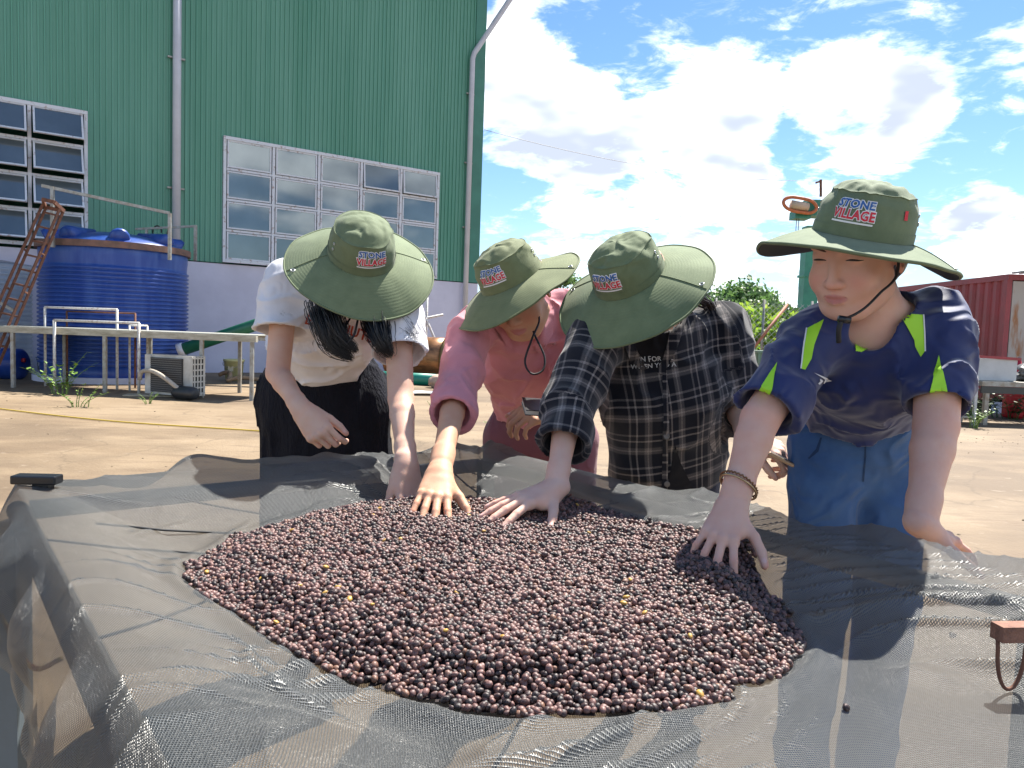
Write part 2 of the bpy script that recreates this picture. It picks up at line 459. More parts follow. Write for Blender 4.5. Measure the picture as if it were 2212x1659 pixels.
# ---- rusty truss ladder
la = at(-45, 800, 11.6); lb = at(118, 452, 12.5)
la[2] = 0
ld = nrm(lb - la); side = nrm(np.cross(ld, (0, -1, 0.3))); back = nrm(np.cross(side, ld))
lad = thing('steel_ladder', 'rusty steel truss ladder leaning beside the blue tank', 'ladder', la)
for e in (-1, 1):
    for bk in (0, .16):
        MB().bar(la + side * e * .15 + back * bk, lb + side * e * .15 + back * bk * .6, .035).build('rail', M['rust'], lad)
for t in np.linspace(.06, .97, 12):
    p = la + (lb - la) * t
    MB().bar(p - side * .15, p + side * .15, .03).build('rung', M['rust'], lad)
for t in (.3, .52, .74):
    p = la + (lb - la) * t
    for e in (-1, 1): MB().bar(p + side * e * .15, p + side * e * .15 + back * .14, .025).build('strut', M['rust'], lad)
tb = MB()
q = [lb + side * .16, lb + side * .1 + back * .2 + ld * .05, lb - side * .1 + back * .2 + ld * .05, lb - side * .16]
for a, b in zip(q, q[1:]): tb.bar(a, b, .04, .06)
tb.bar(q[0], q[3], .04, .06)
tb.build('top_frame', M['rust'], lad)

# ---- blue drum lying at the left
dc = at(-5, 785, 13.2)
drm = thing('plastic_drum', 'dark blue plastic drum lying at the foot of the silo', 'drum', (dc[0], dc[1], 0))
ax = (np.array([0, 0, 1.]), np.array([0, 1., 0]), np.array([1., 0, 0]))
MB().lathe((dc[0], dc[1], .27), [(0, -.45), (.22, -.45), (.27, -.42), (.27, -.16), (.285, -.15), (.27, -.13), (.27, .13), (.285, .15), (.27, .16), (.27, .4), (.22, .44), (0, .44)], 28, ax).build('shell', M['blue_plastic'], drm, True)
MB().lathe((dc[0], dc[1], .34), [(0, .44), (.04, .44), (.04, .48), (0, .48)], 12, ax).build('cap', mat('red_plastic', (.5, .03, .03), .4), drm, True)

# ---- long empty drying bench in the mid ground
ba, bb = at(-80, 722, 11.8), at(555, 742, 10.9)
ba[2] = bb[2] = .9
bd = nrm(bb - ba); bn = np.array([-bd[1], bd[0], 0])
bench = thing('drying_bench', 'long low grey metal drying bench crossing in front of the blue tank', 'bench', (*((ba + bb) / 2)[:2], 0))
M['bench_wood'] = mat('weathered_cream_timber', (.50, .47, .38), .7, 0, .35, 10, (.30, .27, .2), stretch=(.3, 2, 2))
for o in (0, 1.05):
    MB().bar(ba + bn * o, bb + bn * o, .06, .09).build('rail', M['bench_wood'], bench)
for t in np.linspace(0.02, .985, 7):
    p = ba + (bb - ba) * t
    MB().bar(p + bn * .03, p + bn * 1.02, .05, .05).build('cross_bar', M['galv'], bench)
    if t in (np.linspace(0.02, .985, 7)[[1, 3, 5, 6]]):
        for o in (0, 1.05): MB().bar(p + bn * o - UZ * .9, p + bn * o - UZ * .045, .05).build('leg', M['galv'], bench)
MB().box((ba + bb) / 2 + bn * .52 + UZ * .052, (np.linalg.norm(bb - ba), 1.0, .012), (bd, bn, UZ)).build('mesh_top', mat('grey_wire_mesh', (.40, .40, .36), .6, .2, .3, 40), bench)

# ---- white pipe frames in front of the tank
pf = thing('pipe_frame', 'pair of thin white pipe frames standing in front of the blue tank', 'pipe frame', (*at(200, 820, 12.0)[:2], 0))
def frame(pa, pb, h, nm, m_, r=.018, mid=None):
    pa = np.array(pa); pb = np.array(pb); pa[2] = pb[2] = 0
    mb_ = MB().tube([pa, pa + UZ * h, ], r, 6).tube([pb, pb + UZ * h], r, 6).tube([pa + UZ * h, pb + UZ * h], r, 6)
    if mid: mb_.tube([pa + UZ * mid, pb + UZ * mid], r, 6)
    mb_.build(nm, m_, pf, True)
frame(at(98, 815, 12.1), at(253, 820, 11.9), 1.27, 'frame', M['white_paint'], .02)
frame(at(118, 815, 11.4), at(300, 825, 11.2), 1.07, 'frame', M['white_paint'], .022)
frame(at(145, 812, 12.6), at(292, 815, 12.3), 1.22, 'frame', M['rust'], .016)
frame(at(280, 822, 11.7), at(318, 818, 12.0), 1.03, 'frame', M['white_paint'], .016)

# ---- air conditioner outdoor unit on its feet, with hose and a black can
ac0 = at(372, 858, 11.0); ac0[2] = 0
aa = R_(-20); AX = np.array([math.cos(aa), math.sin(aa), 0]); AY = np.array([-math.sin(aa), math.cos(aa), 0])
ac = thing('air_conditioner_unit', 'discarded white outdoor air conditioner unit standing on the concrete', 'air conditioner', ac0)
M['ac_white'] = mat('aged_white_enamel', (.62, .61, .57), .5, 0, .25, 6, (.45, .43, .38))
ax3 = (AX, AY, UZ)
acb = MB().box(ac0 + UZ * .33 + AY * .06, (.86, .26, .58), ax3)
acb.build('casing', M['ac_white'], ac)
MB().box(ac0 + UZ * .33 - AY * .085 - AX * .02, (.58, .03, .5), ax3).build('grille', mat('dark_grille', (.05, .05, .05), .6, 0, .3, 60), ac)
gs = MB()
for i in range(16): gs.box(ac0 + UZ * (.10 + .031 * i) - AY * .106 - AX * .02, (.57, .012, .008), ax3)
gs.build('grille_bars', mat('grey_grille_bar', (.16, .15, .14), .6), ac)
sg = MB()
for i in range(7): sg.box(ac0 + AX * .437 + AY * .06 + UZ * (.08 + .085 * i), (.014, .24, .02), ax3)
for i in range(4): sg.box(ac0 + AX * .439 + AY * (-.03 + .06 * i) + UZ * .335, (.014, .02, .56), ax3)
sg.build('side_grille', M['ac_white'], ac)
MB().box(ac0 + AX * .4315 + AY * .06 + UZ * .335, (.006, .22, .54), ax3).build('side_opening', M['dark_in'], ac)
MB().box(ac0 - AX * .365 - AY * .08 + UZ * .33, (.115, .03, .57), ax3).build('front_panel', M['ac_white'], ac)
for e in (-1, 1): MB().box(ac0 + AX * e * .28 + UZ * .02 + AY * .05, (.08, .32, .04), ax3).build('foot', M['galv'], ac)
hp = [ac0 + AX * (-.42 + .86 * t) - AY * (.16 + .1 * math.sin(3 * t)) + UZ * (.30 + .12 * math.sin(2.6 * t + .5) - .26 * t * t) for t in np.linspace(0, 1, 18)]
hp = [hp[0] - UZ * .12 - AX * .03, hp[0] - UZ * .05 - AX * .03] + hp
MB().tube(hp, .032, 10).build('hose', mat('dirty_foam_hose', (.50, .44, .36), .8, 0, .3, 20), ac, True)
jc0 = at(398, 858, 10.7); jc0[2] = .1
jc = MB()
jc.tube([jc0 - AX * .22, jc0 - AX * .2, jc0 - AX * .12, jc0 + AX * .12, jc0 + AX * .2, jc0 + AX * .215], [.03, .05, .1, .1, .085, .05], 10)
jo = jc.build('jerry_can', mat('black_plastic', (.025, .027, .03), .45), None, True, (jc0[0], jc0[1], 0))
tag(jo, 'black plastic jerry can lying in front of the air conditioner unit', 'jerry can')
cb = MB().box(at(330, 857, 11.1) * np.array([1, 1, 0]) + UZ * .012, (.75, .3, .016), (nrm((1, .25, 0)), nrm((-.25, 1, 0)), UZ))
tag(cb.build('plywood_scrap', mat('pale_plywood', (.5, .42, .3), .8, 0, .3, 8), base=(*at(330, 857, 11.1)[:2], 0)), 'flat pale board lying beside the air conditioner unit', 'board')

# ---- bucket, hoses, pipes by the wall
bk0 = at(505, 815, 14.6); bk0[2] = 0
bkt = thing('bucket', 'pale yellow plastic bucket standing by the plaster wall', 'bucket', bk0)
M['yellow_plastic'] = mat('faded_yellow_plastic', (.62, .60, .30), .5, 0, .2, 6)
MB().lathe(bk0, [(0, .01), (.155, .01), (.185, .38), (.2, .38), (.2, .42), (.185, .42), (.15, .04), (0, .03)], 28).build('pail', M['yellow_plastic'], bkt, True)
MB().tube([bk0 + np.array([.2 * math.cos(t), -.02 - .15 * math.sin(t), .36 - .1 * math.sin(t)]) for t in np.linspace(0, math.pi, 14)], .006, 6).build('handle', M['galv'], bkt, True)
MB().box(bk0 + np.array([0, -.172, .24]), (.1, .006, .1)).build('sticker', mat('faded_label', (.55, .5, .36), .7), bkt)
M['brown_hose'] = mat('brown_rubber_hose', (.30, .20, .12), .7, 0, .3, 10)
hs0 = at(545, 822, 14.2); hs0[2] = 0
pts = [hs0 + np.array([-.65 + .8 * t + .1 * math.sin(9 * t), .15 * math.cos(7 * t) - .1, .05 + .16 * (.5 + .5 * math.sin(11 * t)) * (1 - t)]) for t in np.linspace(0, 1.3, 50)]
tag(MB().tube(pts, .04, 8).build('garden_hose', M['brown_hose'], None, True, hs0), 'loose brown hose lying in curves behind the yellow bucket', 'hose')
M['green_pvc'] = mat('green_pvc', (.012, .13, .075), .4, 0, .2, 4)
gp0, gp1 = at(395, 755, 13.6), at(575, 694, 13.9)
gp = thing('green_pipe', 'thick dark green pipe sloping up along the plaster wall', 'pipe', gp0)
MB().tube([gp0, gp1, gp1 + (gp1 - gp0) * .5], .11, 16).build('barrel', M['green_pvc'], gp, True)
MB().tube([gp0 - nrm(gp1 - gp0) * .08, gp0 + nrm(gp1 - gp0) * .02], .13, 16).build('collar', M['pvc'], gp, True)
MB().bar(gp0 * np.array([1, 1, 0]), gp0, .05).build('stand', M['galv'], gp)

# ---- copper coloured drum, crate, teal pipe, sack, sheet
cd0 = at(920, 806, 17.2); cd0[2] = 0
cdx = nrm((.92, -.28, 0)); cdy = np.cross(UZ, cdx)
cdm = thing('copper_drum', 'big copper brown metal drum lying on its side by the wall', 'drum', cd0)
M['copper'] = mat('copper_brown_sheet', (.36, .17, .075), .38, .55, .35, 5, (.17, .085, .045), bump=.3, bscale=6, stretch=(1, 1, 3))
rr = .47
MB().lathe(cd0 + UZ * (rr + .02), [(0, -.9), (rr - .02, -.9), (rr, -.86), (rr, .22), (rr - .01, .5), (rr - .07, .52), (rr - .07, .55)], 36, (cdy, UZ, cdx)).build('shell', M['copper'], cdm, True)
MB().lathe(cd0 + UZ * (rr + .02), [(rr - .07, .52), (rr + .03, .52), (rr + .03, .62), (rr - .05, .62), (rr - .06, .56), (0, .56)], 36, (cdy, UZ, cdx)).build('rim', mat('brass_rim', (.30, .21, .09), .45, .5, .3, 8), cdm, True)
cr0 = cd0 + np.array([1.05, .1, 0])
crt = thing('rusty_box', 'dark rusty metal box beside the copper drum', 'box', cr0)
MB().box(cr0 + UZ * .52, (.7, .6, .8)).build('casing', M['rust'], crt)
MB().box(cr0 + UZ * .94 , (.74, .64, .04)).build('lid', M['rust'], crt)
for e in (-1, 1): MB().box(cr0 + np.array([e * .28, 0, .06]), (.08, .5, .12)).build('foot', M['rust'], crt)
M['teal_pvc'] = mat('teal_pvc', (.01, .23, .17), .4, 0, .2, 5)
t0, t1 = at(800, 822, 15.6), at(955, 824, 15.0)
t0[2] = t1[2] = .12
tag(MB().tube([t0, t1], .12, 16).build('teal_pipe', M['teal_pvc'], None, True, (t1[0], t1[1], 0)), 'teal plastic pipe lying on the concrete below the copper drum', 'pipe')
def blob(name, c, r, m_, label, cat, seed=0, n=18, amp=.25):
    c = np.array(c, float); u = np.linspace(0, math.pi, n); v = np.linspace(0, 2 * math.pi, 2 * n, endpoint=False)
    U, V = np.meshgrid(u, v, indexing='ij'); D = np.stack([np.sin(U) * np.cos(V), np.sin(U) * np.sin(V), np.cos(U)], -1)
    P = D * np.array(r) * (1 + amp * fbm(D * 2.2 + seed, 4))[..., None]
    P[..., 2] = np.maximum(P[..., 2], -r[2] * .8); P = P + c + np.array([0, 0, r[2] * .8])
    f = [[i * 2 * n + k, (i + 1) * 2 * n + k, (i + 1) * 2 * n + (k + 1) % (2 * n), i * 2 * n + (k + 1) % (2 * n)] for i in range(n - 1) for k in range(2 * n)]
    return tag(obj(name, P.reshape(-1, 3), f, m_, None, True, (c[0], c[1], 0)), label, cat)
sk = at(955, 832, 14.6); sk[2] = 0
blob('sack', sk, (.26, .2, .15), mat('pale_pink_sack', (.55, .40, .31), .8, 0, .3, 9, bump=.5, bscale=14), 'crumpled pale pink sack on the ground by the teal pipe', 'sack', 2)
tp0 = at(925, 850, 12.7); tp0[2] = 0
def strip(pts, w, m_, name, label, cat):
    P = np.array(pts, float); v = []; f = []
    T = np.gradient(P, axis=0); S = np.cross(T, UZ); S /= np.linalg.norm(S, axis=1)[:, None]
    for p, s in zip(P, S):
        v += [p - s * w / 2, p + s * w / 2, p + s * w / 2 + UZ * .006, p - s * w / 2 + UZ * .006]
    for i in range(len(P) - 1):
        for k in range(4): f.append([4 * i + k, 4 * i + (k + 1) % 4, 4 * i + 4 + (k + 1) % 4, 4 * i + 4 + k])
    f += [[3, 2, 1, 0], [4 * len(P) - 4 + k for k in range(4)]]
    return tag(obj(name, v, f, m_, None, False, (*P[0][:2], 0)), label, cat)
tx = np.linspace(0, 1, 14)
strip([tp0 + np.array([-1.0 + 1.45 * t, .1 + .35 * t * t, .03 + .10 * max(0, t - .55) + .015 * math.sin(14 * t)]) for t in tx], .42, mat('white_blue_sheet', (.68, .74, .80), .4, 0, 0, 3, (.40, .66, .78)), 'plastic_sheet', 'white and pale blue plastic sheet dropped on the concrete', 'sheet')
# bare white frame leaning on the wall (like a bicycle rack)
wf0 = at(925, 720, 18.2); wf0[2] = 0
wf = thing('white_rack', 'thin white pipe rack leaning on the wall behind the copper drum', 'rack', wf0)
for a, b in (((-.55, 0, .0), (-.3, 0, 2.1)), ((-.35, 0, 2.0), (.55, -.1, .1)), ((-.9, 0, 1.2), (.35, 0, 1.5)), ((-.05, 0, 0), (-.05, 0, 2.0)), ((-.9, 0, .5), (.7, 0, .95))):
    MB().tube([wf0 + np.array(a), wf0 + np.array(b)], .03, 8).build('bar', M['white_paint'], wf, True)

# ---- yellow rope across the yard, and the thin long joint
yp = []
for t in np.linspace(0, 1, 40):
    p = atz(-30 + 660 * t, 879 + 62 * t + 5 * math.sin(4.4 * t), .012); yp.append(p)
tag(MB().tube(yp, .008, 6).build('yellow_rope', mat('yellow_rope', (.58, .40, .05), .6), None, True, (*yp[20][:2], 0)), 'thin yellow rope stretched along the concrete at the left', 'rope')

# ---- weeds
M['weed'] = mat('weed_leaf', (.10, .22, .03), .5, 0, .4, 30, (.20, .30, .05))
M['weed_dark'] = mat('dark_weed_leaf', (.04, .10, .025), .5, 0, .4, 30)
def weed(c, h, n, spread, m_, label, seed, lean=(0, 0)):
    rg = np.random.default_rng(seed); c = np.array(c, float); c[2] = 0; mb_ = MB()
    for i in range(n):
        a = rg.uniform(0, 6.28); r0 = spread * rg.uniform(.0, .35); L = h * rg.uniform(.5, 1.0)
        base = c + np.array([r0 * math.cos(a), r0 * math.sin(a), 0]); out = np.array([math.cos(a), math.sin(a), 0]) * spread * rg.uniform(.3, 1) + np.array([*lean, 0]) * L
        st = [base + out * t * t + UZ * L * t for t in np.linspace(0, 1, 5)]
        mb_.tube(st, [.006, .005, .004, .003, .002], 4)
        for t in np.linspace(.25, 1, 7):
            for e in (-1, 1):
                p = base + out * t * t + UZ * L * t; b = rg.uniform(0, 6.28); l = h * rg.uniform(.10, .18)
                dr = np.array([math.cos(b), math.sin(b), rg.uniform(-.1, .6)]); dr /= np.linalg.norm(dr); sd = nrm(np.cross(dr, (0, 0.1, 1))) * l * .32
                mb_.add([p, p + dr * l * .5 + sd, p + dr * l, p + dr * l * .5 - sd], [[0, 1, 2, 3]])
    return tag(mb_.build('weed', m_, None, False, c), label, 'weed', 'weeds in the concrete')
weed(atz(135, 852, 0), .62, 9, .42, M['weed'], 'tall bright green weed growing from the concrete at the left', 1, (.15, 0))
weed(atz(165, 880, 0), .3, 7, .45, M['weed'], 'low spreading weed in front of the tall bright weed', 2)
weed(atz(322, 872, 0), .16, 5, .14, M['weed'], 'tiny weed seedling below the air conditioner unit', 3)
weed(atz(10, 812, 0), .25, 6, .3, M['weed_dark'], 'small weed by the blue drum at the left edge', 4)
weed(atz(85, 805, 0), .4, 8, .3, M['weed_dark'], 'dark weed at the foot of the silo', 5)
weed(atz(1005, 812, 0), .55, 9, .3, M['weed'], 'bright weed between the copper drum and the pink sleeve', 6)
weed(atz(1092, 930, 0), .12, 6, .25, M['weed'], 'tiny weed in the yard behind the pink shirt', 7)
weed(atz(935, 888, 0), .14, 5, .1, M['weed'], 'tiny weed between the white shirt and pink sleeve', 8)
weed(atz(2105, 925, 0), .3, 12, .22, M['weed'], 'tuft of grass in front of the shelf rack', 9)
for i, (px, py, lab) in enumerate(((2110, 905, 'dark leafy weed under the workbench, left of two'), (2180, 905, 'dark leafy weed under the workbench, right of two'))):
    weed(atz(px, py, 0), .55, 24, .7, M['weed_dark'], lab, 20 + i)

# ================================================================== RIGHT BACKGROUND
# green elevator tower
tw0 = at(1735, 700, 27.0); tw0[2] = 0
tow = thing('elevator_tower', 'narrow green steel elevator tower rising behind the rightmost hat', 'tower', tw0)
M['tower_green'] = mat('faded_green_paint', (.045, .25, .17), .5, 0, .25, 2, (.03, .18, .13))
ZT2 = at(1735, 440, 27.0)[2]
mb = MB().box(tw0 + UZ * (ZT2 / 2 - .4) + np.array([.1, 0, 0]), (.52, .5, ZT2 - .8)); mb.build('column', M['tower_green'], tow)
MB().box(tw0 + UZ * (ZT2 - .18) + np.array([.25, 0, 0]), (1.0, .7, .55)).build('head_box', M['tower_green'], tow)
MB().box(tw0 + UZ * (ZT2 - .42) + np.array([-.35, 0, 0]), (.55, .6, .28)).build('spout', M['tower_green'], tow)
for z in np.linspace(1.2, ZT2 - 1.4, 4): MB().box(tw0 + np.array([.1, 0, z]), (.62, .6, .08)).build('flange', M['tower_green'], tow)
rc = at(1728, 443, 26.5)
rp = []
for t in np.linspace(0, 2 * math.pi, 40):
    x = .42 * math.cos(t); zz = .24 * math.sin(t)
    x += .16 * np.sign(math.cos(t)) * (abs(math.cos(t)) > .2)
    rp.append(rc + np.array([x, 0, zz - .13 * x]))
MB().tube(rp, .06, 8).build('belt_guard', mat('orange_guard', (.55, .16, .06), .5, 0, .3, 8), tow, True)
MB().tube([rc + np.array([-.3, .02, .02]), rc + np.array([.3, .05, -.06])], .15, 12).build('belt', mat('tan_belt', (.5, .38, .28), .6), tow, True)
mst = MB().bar(at(1773, 425, 27), at(1773, 388, 27), .07); mst.bar(at(1762, 395, 27), at(1774, 391, 27), .06)
mst.build('mast', M['rust'], tow)
for i, dx in enumerate((-.5, -.42)): MB().bar(tw0 + np.array([dx, -.1, ZT2 - 1.5]), tw0 + np.array([dx, -.1, ZT2 - .5]), .02).build('hanging_wire', M['rust'], tow)
w0 = W(6.7, 6.55, .1); w1 = at(1764, 391, 27)
wp_ = [w0 + (w1 - w0) * t - UZ * 4 * .35 * t * (1 - t) for t in np.linspace(0, 1, 30)]
tag(MB().tube(wp_, .008, 5).build('overhead_wire', mat('grey_wire', (.25, .25, .28), .6), None, True, (*wp_[15][:2], 0)), 'thin overhead wire from the factory corner to the tower mast', 'wire')

# ---- trees
def leafmat(name, c1, c2):
    m = mat(name, c1, .5, 0, 0, 1.5, c2, detail=3)
    b = m.node_tree.nodes['Principled BSDF']
    nt = m.node_tree; tr = nt.nodes.new('ShaderNodeBsdfTranslucent'); mx = nt.nodes.new('ShaderNodeMixShader'); mx.inputs[0].default_value = .35
    lk = b.inputs['Base Color'].links[0].from_socket
    hsv = nt.nodes.new('ShaderNodeHueSaturation'); hsv.inputs['Value'].default_value = 1.8; nt.links.new(lk, hsv.inputs['Color']); nt.links.new(hsv.outputs[0], tr.inputs[0])
    out = nt.nodes['Material Output']; nt.links.new(b.outputs[0], mx.inputs[1]); nt.links.new(tr.outputs[0], mx.inputs[2]); nt.links.new(mx.outputs[0], out.inputs[0])
    return m
M['leaf_dark'] = leafmat('tree_leaf', (.06, .125, .035), (.11, .19, .055))
M['leaf_bright'] = leafmat('bush_leaf', (.15, .27, .025), (.30, .38, .04))
M['bark'] = mat('bark', (.14, .10, .07), .9, 0, .4, 12, bump=.6, bscale=30)
def tree(base, H, cw, ch, nclump, nleaf, ls, lm, label, seed, name='tree', group='trees beyond the yard', cat='tree', trunk=True):
    rg = np.random.default_rng(seed); base = np.array(base, float); base[2] = 0
    t = thing(name, label, cat, base, group)
    cen = base + UZ * (H - ch)
    cl = []
    for i in range(nclump):
        d = rg.normal(size=3); d /= np.linalg.norm(d); d[2] = abs(d[2]) * 1.0 - .35; rr_ = rg.uniform(.45, 1)
        cl.append(cen + d * rr_ * np.array([cw, cw, ch]) * (.85 + .3 * rg.random()))
    V = []; F = []
    cl = np.array(cl)
    for c in cl:
        r = rg.uniform(.22, .42) * min(cw, ch)
        d = rg.normal(size=(nleaf, 3)); d /= np.linalg.norm(d, axis=1)[:, None]
        p = c + d * (rg.random(nleaf) ** .5)[:, None] * r * np.array([1.25, 1.25, .8])
        a = rg.normal(size=(nleaf, 3)); a /= np.linalg.norm(a, axis=1)[:, None]
        b = np.cross(a, d); b /= np.linalg.norm(b, axis=1)[:, None] + 1e-9
        s = ls * rg.uniform(.6, 1.3, nleaf)[:, None]
        q = np.stack([p, p + a * s * .5 + b * s * .32, p + a * s, p + a * s * .5 - b * s * .32], 1).reshape(-1, 3)
        n0 = len(V) * 0 + sum(len(x) for x in V)
        V.append(q); F.append((np.arange(nleaf * 4).reshape(-1, 4) + n0))
    V = np.concatenate(V); F = np.concatenate(F)
    obj('crown', V, F, lm, t)
    tk = MB()
    top = cen + UZ * ch * .1
    tk.tube([base, base + (top - base) * .35 + rg.normal(size=3) * .03 * H * np.array([1, 1, 0]), base + (top - base) * .7, top], [H * .028, H * .022, H * .016, H * .006], 9)
    for c in cl[:min(18, nclump)]:
        s0 = base + (top - base) * rg.uniform(.35, .9)
        tk.tube([s0, (s0 + c) / 2 + rg.normal(size=3) * .03 * H, c], [H * .010, H * .006, H * .002], 5)
    tk.build('trunk', M['bark'], t, True)
    return t
def tree_at(px, pytop, Y, wpx, **k):
    b = at(px, 700, Y); top = at(px, pytop, Y)[2]
    return tree(b, top, wpx / 2 / FPX * Y, **k)
tree_at(1197, 552, 62, 82, ch=1.9, nclump=46, nleaf=110, ls=.26, lm=M['leaf_dark'], label='distant round tree just right of the pink woman\'s hat', seed=3)
tree_at(1602, 590, 46, 190, ch=2.9, nclump=170, nleaf=160, ls=.32, lm=M['leaf_dark'], label='dark round tree behind the bright bush', seed=5)
tree_at(1500, 622, 60, 110, ch=1.6, nclump=50, nleaf=90, ls=.28, lm=M['leaf_dark'], label='low distant tree mostly hidden by the plaid woman\'s hat', seed=12)
tree_at(1650, 632, 25, 215, ch=1.8, nclump=170, nleaf=130, ls=.25, lm=M['leaf_bright'], label='bright green leafy bush behind the wire fence', seed=8, name='bush', cat='bush')
tree_at(1590, 690, 23.5, 110, ch=.9, nclump=50, nleaf=90, ls=.16, lm=M['leaf_bright'], label='lower bright green bush against the wire fence', seed=9, name='bush', cat='bush')
tree_at(1780, 660, 30, 150, ch=1.0, nclump=50, nleaf=80, ls=.2, lm=M['leaf_dark'], label='dark bush behind the green tower foot', seed=10, name='bush', cat='bush')
# distant low tree belt along the horizon (one mass)
V = []; rg = np.random.default_rng(77)
n = 26000
xx = rg.uniform(-170, 330, n); zz = rg.random(n) ** .8 * (2.6 + 2.2 * fbm(np.stack([xx * .05, xx * 0, xx * 0], -1), 3) + 1.3)
P = np.stack([xx, 180 + rg.normal(size=n) * 6, zz], -1)
a = rg.normal(size=(n, 3)); a /= np.linalg.norm(a, axis=1)[:, None]; b = np.cross(a, rg.normal(size=(n, 3))); b /= np.linalg.norm(b, axis=1)[:, None]
s = rg.uniform(.5, 1.3, n)[:, None]
Q = np.stack([P, P + a * s * .5 + b * s * .35, P + a * s, P + a * s * .5 - b * s * .35], 1).reshape(-1, 3)
tl = obj('distant_woodland', Q, np.arange(4 * n).reshape(-1, 4), M['leaf_dark']); tl['kind'] = 'stuff'; tl['label'] = 'far low band of trees along the horizon'; tl['category'] = 'woodland'

# ---- wire fence in front of the bush
fa, fb = at(1540, 780, 20.5), at(1850, 790, 20.5)
fa[2] = fb[2] = 0
fen = thing('wire_fence', 'diamond wire fence in front of the bright bush', 'fence', (fa + fb) / 2)
M['wire'] = mat('zinc_wire', (.42, .44, .42), .5, .4)
FH = at(1650, 655, 20.5)[2]
for i in range(4):
    p = fa + (fb - fa) * i / 3
    MB().tube([p, p + UZ * (FH + .1)], .035, 8).build('post', M['galv'], fen, True)
wm = MB(); Lf = np.linalg.norm(fb - fa); fd = (fb - fa) / Lf
st = .16
k = -FH
while k < Lf:
    for sg_ in (1, -1):
        a0, a1 = (k, k + FH) if sg_ == 1 else (k + FH, k)
        p = fa + fd * a0; q = fa + fd * a1 + UZ * FH
        # clip to the fence's length
        t0_, t1_ = 0., 1.
        dx = a1 - a0
        lo_, hi_ = sorted(((0 - a0) / dx, (Lf - a0) / dx)); t0_ = max(0, lo_); t1_ = min(1, hi_)
        if t1_ - t0_ > .02: wm.tube([p + (q - p) * t0_ + np.array([0, .004 * sg_, 0]), p + (q - p) * t1_ + np.array([0, .004 * sg_, 0])], .006, 3, False)
    k += st
wmo = wm.build('wire_mesh', M['wire'], fen); wmo['kind'] = 'stuff'
# green trough and clutter below the fence
tr0 = at(1660, 815, 17.0); tr0[2] = 0
tro = thing('steel_trough', 'pale green steel trough standing below the wire fence', 'trough', tr0)
M['pale_green'] = mat('pale_green_paint', (.14, .27, .2), .5, 0, .3, 4, (.2, .22, .16))
MB().box(tr0 + np.array([.3, 0, .62]), (2.6, .5, .5)).build('body', M['pale_green'], tro)
for i in range(5): MB().box(tr0 + np.array([-.95 + .62 * i, -.27, .62]), (.05, .03, .52)).build('rib', M['pale_green'], tro)
MB().box(tr0 + np.array([.3, -.01, .895]), (2.7, .6, .05)).build('rim', M['pale_green'], tro)
for dx in (-.8, .4, 1.4): MB().box(tr0 + np.array([dx, 0, .19]), (.08, .4, .38)).build('leg', M['rust'], tro)
rp0, rp1 = at(1612, 772, 15.5), at(1668, 700, 15.8)
tag(MB().tube([rp0, rp1 + (rp1 - rp0) * .6], .03, 10).build('rusty_pole', mat('orange_rust', (.42, .17, .10), .7, 0, .3, 12), None, True, rp0), 'thin orange rusty pole leaning across the trough', 'pole')
cl0 = at(1718, 860, 14.0); cl0[2] = 0
cab = thing('old_cabinet', 'small tan wooden cabinet standing below the trough', 'cabinet', cl0)
MB().box(cl0 + UZ * .34, (.5, .4, .5)).build('carcass', mat('tan_board', (.42, .32, .2), .8, 0, .3, 8), cab)
MB().box(cl0 + np.array([.03, -.21, .36]), (.3, .02, .3)).build('door', mat('pale_board', (.55, .42, .26), .8, 0, .3, 8), cab)
for dx in (-.2, .2): MB().box(cl0 + np.array([dx, 0, .045]), (.05, .36, .09)).build('foot', M['galv'], cab)
MB().box(cl0 + UZ * .62, (.62, .5, .04)).build('top', M['galv'], cab)
blob('rubble_heap', at(1630, 868, 13.5), (.9, .4, .22), mat('dirty_rubble', (.28, .2, .14), .9, 0, .5, 9, bump=.8, bscale=20), 'low heap of dirty rubble behind the navy sleeve', 'rubble', 6, 24, .8)

# ---- red container
cx, cy = at(2155, 900, 13.2)[0], 13.2
cont = thing('shipping_container', 'dark red corrugated shipping container with a rusty grey door', 'container', (cx, cy, 0))
M['maroon'] = mat('maroon_paint', (.33, .05, .06), .5, 0, .25, 2, (.25, .05, .055), bump=.05, bscale=4)
M['rusty_grey'] = mat('grey_paint_with_rust', (.42, .38, .34), .7, 0, 0, 2.2, (.33, .15, .065), lo=.5, hi=.62, detail=8, stretch=(2.5, 2.5, .5), bump=.2)
CH = at(2165, 592, 13.2)[2]
zb = .32
sd = MB(); v = []; pts = []
for i in range(26):
    for u, o in ((0, 0), (.35, 0), (.5, .04), (.85, .04)): pts.append((cy + .06 + (i + u) * .235, -o))
for y_, o in pts: v += [(cx - .01 - o, y_, zb), (cx - .01 - o, y_, CH - .1)]
sd.add(v, [[2 * i + 2, 2 * i, 2 * i + 1, 2 * i + 3] for i in range(len(pts) - 1)])
sd.build('side_panel', M['maroon'], cont)
MB().box((cx + 1.3, cy + 3.1, CH - .05), (2.66, 6.3, .1)).build('roof', M['maroon'], cont)
MB().box((cx + 1.3, cy + 3.1, zb - .06), (2.6, 6.2, .12)).build('floor_frame', M['maroon'], cont)
MB().box((cx, cy, (zb + CH) / 2 - .05), (.09, .09, CH - zb - .1)).build('corner_post', M['maroon'], cont)
dr = MB()
for i in range(3):
    MB().box((cx + .47 + i * .84, cy - .02, (zb + CH) / 2 - .05), (.82, .05, CH - zb - .14)).build('door', M['rusty_grey'], cont)
MB().box((cx + 2.6, cy + 3.1, (zb + CH) / 2), (.05, 6.1, CH - zb - .2)).build('far_side', M['maroon'], cont)
